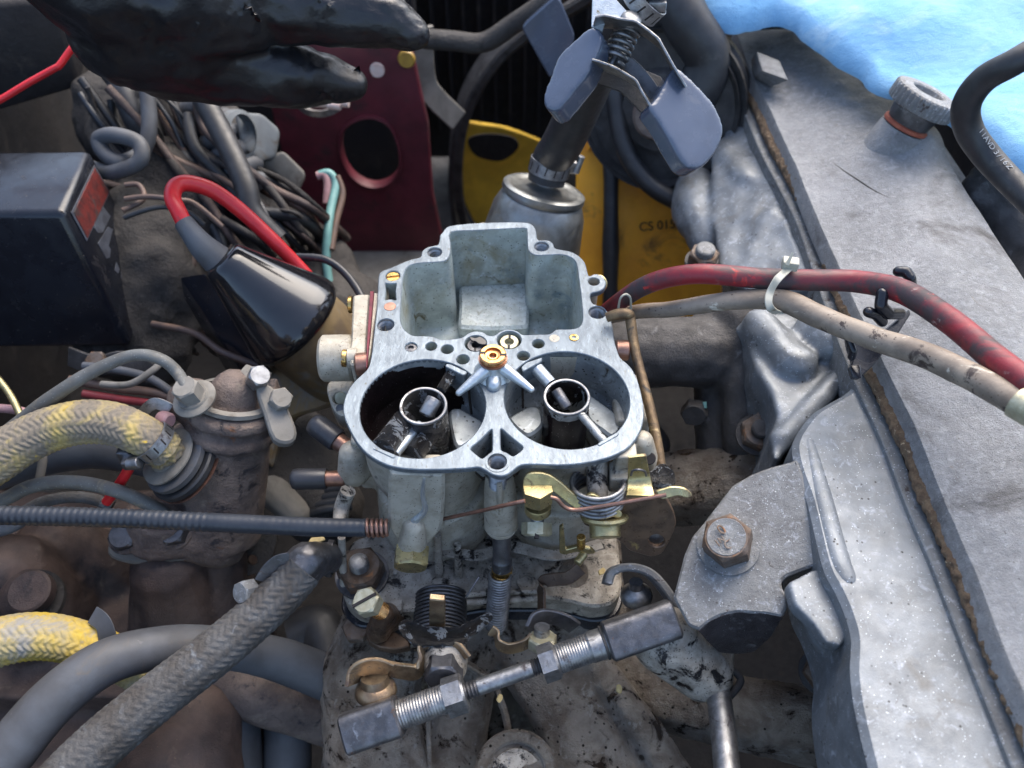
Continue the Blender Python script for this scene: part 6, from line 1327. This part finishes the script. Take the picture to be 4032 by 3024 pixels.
for k in range(4):
    solo(tube('ribbed_hose', [D('F', 640, 1080+k*13, 42-.2*k), D('F', 700, 1062+k*13, 41.5-.2*k), D('F', 760, 1050+k*14, 41)], .24, 'rubber', None, 12, 6), ['uppermost','second','third','lowest'][k]+' black rib of the cable bundle beneath the lower rubber cap', 'cable', 'black ribs of a bundle under the rubber caps')
con = thing('wiring_connector', 'light grey plastic connector housing hanging below the glove', 'connector', D('F', 560, 330, 48))
hexa('shell', [D('F', 500, 238, 46.5), D('F', 570, 236, 47), D('F', 612, 285, 48), D('F', 560, 270, 50), D('F', 520, 320, 46.5), D('F', 560, 360, 47), D('F', 600, 345, 48), D('F', 540, 330, 51)], 'grey_plastic', con, .4, seg=4)
hexa('plug', [D('F', 560, 350, 48), D('F', 612, 318, 48), D('F', 665, 372, 50), D('F', 640, 420, 50), D('F', 560, 400, 51), D('F', 600, 370, 51), D('F', 650, 410, 53), D('F', 620, 450, 53)], 'dust_light', con, .35, seg=4)
lathe('collar', [(1.1, 0), (1.35, .1), (1.35, .6), (1.1, .7)], D('F', 505, 290, 46), (.9, -.3, .2), 'grey_plastic', con, 32)
wires = [
 ([(300,100,44),(318,200,44),(322,280,44),(305,330,44),(260,350,43),(225,330,43),(215,300,43),(250,292,42.6),(300,310,42.6),(300,350,42.6),(240,372,43),(190,360,44)], .42, 'rubber_grey', 'looped dark grey cable beside the black box'),
 ([(195,-20,46),(240,120,46),(290,240,45),(330,320,46)], .8, 'rubber', 'dark flat cable hanging down behind the glove'),
 ([(440,215,44),(490,310,43.5),(530,400,43),(545,460,43),(600,520,43.5)], .62, 'rubber', 'dark cable running down past the grey connector'),
 ([(270,430,41),(320,425,41),(380,432,41),(420,440,41.5),(480,490,42)], .14, 'brown_wire', 'thin brown wire behind the red lead loop'),
 ([(265,455,41),(310,430,41.5),(300,400,42),(270,400,42)], .14, 'brown_wire', 'thin brown wire curling next to the black box'),
 ([(268,470,41),(340,448,41),(400,455,41.5),(440,485,42)], .13, 'rubber', 'thin black wire behind the red lead loop'),
 ([(640,555,41),(700,560,41),(745,590,41),(780,640,40.5),(795,690,40)], .20, 'rubber_cap', 'thin black wire between the coil and the choke housing'),
 ([(690,378,49),(712,375,49),(725,400,49),(715,450,48.5),(708,500,48),(705,560,48),(712,620,48)], .26, 'teal_wire', 'pale teal wire in front of the maroon panel'),
 ([(685,380,49),(700,378,49),(708,395,49),(706,440,49)], .26, 'pink_wire', 'short pink wire in front of the maroon panel'),
 ([(728,380,49),(740,420,49),(726,480,48.5),(716,540,48)], .2, 'brown_wire', 'brown wire beside the pale teal wire'),
 ([(430,380,46),(400,340,46),(350,330,47),(300,380,47)], .5, 'rubber', 'dark hose bending behind the red lead'),
 ([(330,700,42),(420,720,41),(480,760,40),(560,790,40)], .18, 'brown_wire', 'brown wire below the coil side cover'),
 ([(180,790,38),(260,800,38),(330,820,38),(400,870,37.5)], .2, 'rubber_grey', 'grey wire under the arch of the vacuum hose'),
 ([(150,820,38.5),(250,838,38.5),(340,850,38),(420,880,37.5)], .22, 'brown_wire', 'brown sleeve wire under the vacuum hose arch'),
 ([(180,850,38.5),(260,862,38.5),(330,872,38),(370,885,37.5)], .2, 'red_dull', 'faded red wire under the vacuum hose arch'),
 ([(220,830,37),(280,830,36.5),(330,800,36.5),(350,780,37)], .16, 'dust_light', 'dusty string-like wire crossing under the arch'),
 ([(-40,880,36),(30,885,36),(80,900,36),(120,920,36)], .2, 'pink_wire', 'pinkish wire at the left edge above the yellow hose'),
 ([(-20,800,36),(20,850,35.5),(45,900,35),(60,950,34.5)], .16, 'zinc_yellow', 'yellow and black wire crossing at the left edge'),
 ([(300,958,34),(285,1000,34.5),(262,1040,35),(230,1085,35.5)], .22, 'red_wire', 'short red wire behind the grey arched hoses'),
 ([(80,960,35),(92,990,35),(85,1035,35)], .18, 'dust_light', 'pale wire stub below the yellow braided hose'),
 ([(-100,1040,38),(60,985,38),(200,960,38),(330,980,38),(420,1010,38.5)], 1.15, 'rubber_grey', 'thick blue-green grey hose under the yellow braided hose'),
 ([(-60,1150,34),(10,1142,34),(55,1118,34.2),(80,1100,34.5)], .3, 'rubber_grey', 'grey tube end under the control cable at the left edge'),
]
for p_, r_, m_, lb in wires: solo(tube('cable' if r_ > .3 else 'wire', Ds('F', p_), r_, m_, None, 12 if r_ < .5 else 20, 8), lb, 'cable' if r_ > .3 else 'wire')
solo(strip('spade_terminal', [D('d', 880, 1075, 34), D('d', 930, 1025, 33.8), D('d', 980, 1010, 33.8), D('d', 1060, 1045, 34)], .5, .06, 'steel', None, wdir=(.2, .6, .7)), 'shiny bent spade terminal beside the hexagon fitting', 'terminal')
solo(lathe('terminal_plug', [(0, 0), (.3, 0), (.34, .1), (.34, .5), (.25, .6), (0, .6)], D('d', 1000, 1100, 34), (.8, -.4, .2), 'pink_wire', None, 24), 'faded red rubber plug under the spade terminal', 'plug')
# ================================================================ LINKAGE ROD
lk = thing('linkage_rod', 'threaded steel throttle linkage rod with two ball sockets across the bottom', 'linkage rod', D('F', 1090, 1445, 30))
pA, pB = D('F', 762, 1580, 29.6), D('F', 1448, 1338, 30.2); ld = (pB-pA).normalized(); Ll = (pB-pA).length
def onl(x, y):               # nearest parameter along the rod for a picture point
    r_ = ray('F', x, y).normalized(); w0 = CAM-pA; b_ = r_.dot(ld); d_ = r_.dot(w0); e_ = ld.dot(w0); return (e_-b_*d_)/(1-b_*b_)
sA, sB, sC, sD_, sE = onl(862,1545), onl(962,1508), onl(1000,1490), onl(1030,1480), onl(1148,1435)
sF, sG, sH, sI = onl(1165,1425), onl(1200,1410), onl(1310,1370), onl(1450,1328)
Q = lambda s: pA+ld*s
def sock(name, s0, s1, r, mat):
    u, v, n = basis(ld); 
    lathe(name, [(0, 0), (r-.1, 0), (r, .1), (r, (s1-s0)-.1), (r-.1, s1-s0), (0, s1-s0)], Q(s0), ld, mat, lk, 40)
def block(name, s0, s1, rr_, mat):
    # squarish socket body with rounded corners
    def rf(th, pi, r):
        if r == 0: return 0
        c_, s_ = abs(math.cos(th-.5)), abs(math.sin(th-.5)); return r/((c_**5+s_**5)**.2)
    lathe(name, [(0, 0), (rr_-.08, 0), (rr_, .08), (rr_, s1-s0-.08), (rr_-.08, s1-s0), (0, s1-s0)], Q(s0), ld, mat, lk, 64, rf)
block('ball_socket', -.3, sA+.05, .73, 'steel_dark')
lathe('socket_sleeve', [(0, 0), (.53, 0), (.55, .05)]+[(.55 if k % 2 else .53, .1+.055*k) for k in range(int((sB-sA-.15)/.055))]+[(.53, sB-sA), (0, sB-sA)], Q(sA), ld, 'steel', lk, 40, smooth=25)
hexhead('lock_nut', Q(sB), ld, 1.28, sC-sB+.08, 'steel', lk, phase=R(12))
screwthread('thread', Q(sC), Q(sD_), .33, 'steel_dark', lk, .13, .06)
cyl('rod', Q(sD_), Q(sE), .31, 'steel', lk, ch=.03)
screwthread('thread', Q(sE), Q(sF), .32, 'steel_dark', lk, .11, .05)
hexhead('lock_nut', Q(sF), ld, 1.22, sG-sF, 'steel', lk, phase=R(20))
lathe('socket_sleeve', [(0, 0), (.52, 0), (.55, .06)]+[(.55 if k % 2 else .535, .1+.05*k) for k in range(int((sH-sG)*.6/.05))]+[(.58, (sH-sG)*.64), (.58, sH-sG), (0, sH-sG)], Q(sG), ld, 'steel', lk, 40, smooth=25)
block('ball_socket', sH-.1, sI+.1, .73, 'steel_dark')
lathe('lock_ring', [(.55, 0), (.64, .03), (.64, .1), (.55, .13)], Q(sH-.25), ld, 'dark_iron', lk, 36)
# levers that carry the two sockets
lv = thing('throttle_arm', 'bronze coloured bent throttle arm holding the left ball socket', 'lever', W('h', 500, 1330, -9))
strip('arm', [D('h', 300, 1330, 30.2), D('h', 400, 1310, 30.3), D('h', 520, 1330, 30.5), D('h', 620, 1335, 30.8), D('h', 645, 1270, 30.9), D('h', 660, 1190, 31), D('h', 740, 1160, 31), D('h', 850, 1180, 31), D('h', 920, 1250, 31)], .8, .16, 'bronze', lv, wdir=(0, .3, 1), sub=5)
P = [D('h', x, y, 30.1) for x, y in ((205,1400),(215,1350),(260,1305),(330,1285),(420,1300),(470,1340),(450,1370),(400,1330),(320,1325),(260,1360),(235,1420),(215,1425))]
strip('arm_eye', [D('h', 215, 1410, 30.0), D('h', 240, 1345, 30.0), D('h', 300, 1305, 30.0), D('h', 380, 1300, 30.1), D('h', 450, 1325, 30.2)], .85, .16, 'bronze', lv, wdir=(0, .3, 1), sub=5)
lathe('ball_stud', [(0, 0), (.78, 0), (.8, .1), (.74, .3), (.56, .45), (.5, .75), (0, .75)], D('h', 365, 1470, 30.4), V3((-.05, .55, .83)), 'bronze', lv, 40)
hexhead('shaft_nut', D('h', 790, 1300, 31.0), V3((0, -.75, .3)), 1.3, .7, 'steel_dark', lv, phase=R(5))
blob('clamp_hub', [p_caps(D('h', 790, 1200, 31.6), .95, D('h', 800, 1290, 31.3), .9)], 'alu_dark', lv, .1, 4, .03, 2)
lv2 = thing('return_lever', 'dark brown flat lever above the middle of the linkage rod', 'lever', W('h', 1400, 1050, -9))
strip('arm', [D('h', 1320, 1060, 31.2), D('h', 1360, 1000, 31.3), D('h', 1440, 990, 31.4), D('h', 1540, 1020, 31.5), D('h', 1600, 1060, 31.6)], .7, .16, 'steel_dark', lv2, wdir=(0, .4, 1), sub=5)
lathe('stud', [(0, 0), (.42, 0), (.42, .2), (.30, .25), (.30, .7), (0, .7)], D('h', 1395, 1150, 31.0), V3((0, .5, .85)), 'steel', lv2, 28)
hexhead('stud_nut', D('h', 1400, 1175, 30.9), V3((0, .5, .85)), 1.0, .45, 'zinc_pale', lv2, phase=.3)

# wiring loom and folded boots on the fender side, built as one loom of many strands
lm = thing('wiring_loom', 'tangle of dark taped wires hanging over the dusty fender apron behind the coil', 'wiring loom', D('F', 380, 330, 47))
random.seed(5)
base_paths = [[(215,190),(260,260),(330,330),(430,400),(520,470)], [(260,180),(330,260),(400,330),(470,420),(560,500)], [(330,200),(370,290),(440,360),(540,430),(620,520)], [(400,220),(430,300),(500,370),(570,430),(650,470)], [(240,420),(330,460),(420,520),(460,600),(430,700)], [(200,360),(260,430),(300,520),(330,620),(320,720)]]
ms = ['rubber', 'block_iron', 'brown_wire', 'black_grime', 'cable_black', 'rubber', 'bay_paint']
for k in range(34):
    bp_ = base_paths[k % 6]; jx, jy = random.uniform(-45, 45), random.uniform(-35, 35); d0 = random.uniform(44.5, 46.5)
    pts_ = [D('F', x+jx+random.uniform(-16, 16), y+jy+random.uniform(-16, 16), d0+random.uniform(-.8, .8)+i*.25) for i, (x, y) in enumerate(bp_)]
    pts_.append(pts_[-1]+FW*5+V3((random.uniform(-.5, 1), 0, -1)))
    tube('strand', pts_, random.choice([.11, .14, .18, .25, .36]), ms[k % 7], lm, 10, 6)
rib = thing('ribbed_boot', 'dark folded rubber boot with ridges behind the red lead', 'boot', D('F', 450, 330, 47))
for k in range(6):
    a_, b_ = D('F', 395+k*22, 250+k*34, 46.5), D('F', 470+k*22, 215+k*34, 47.5)
    tube('fold', [a_, a_.lerp(b_, .5)+V3((0, -.5, .5)), b_], [.5, .62, .45], 'rubber_grey', rib, 14)
# small brackets and bolt heads among the dark parts at the left
sb1 = thing('stay_bracket', 'small dark folded bracket with a bolt above the yellow braided hose', 'bracket', D('F', 230, 800, 39))
strip('arm', [D('F', 150, 770, 39.5), D('F', 210, 790, 39), D('F', 270, 780, 39), D('F', 330, 810, 39.5)], 1.0, .18, 'dark_iron', sb1, wdir=(0, .6, .8))
hexhead('bolt', D('F', 215, 785, 38.8), V3((0, -.4, .9)), .9, .5, 'rust_steel', sb1)
sb2 = thing('stay_bracket', 'grey stay plate with two holes low beside the brown housing neck', 'bracket', D('F', 520, 1180, 39))
plate('plate', rnd([D('F', x, y, 39.5) for x, y in ((500,1140),(560,1120),(600,1160),(580,1230),(520,1250),(495,1200))], .3), 'grey_dust', sb2, [circle(D('F', 545, 1160, 39.5), .25, 20, nrm=-FW), circle(D('F', 545, 1210, 39.5), .25, 20, nrm=-FW)], n=-FW, t=.2)
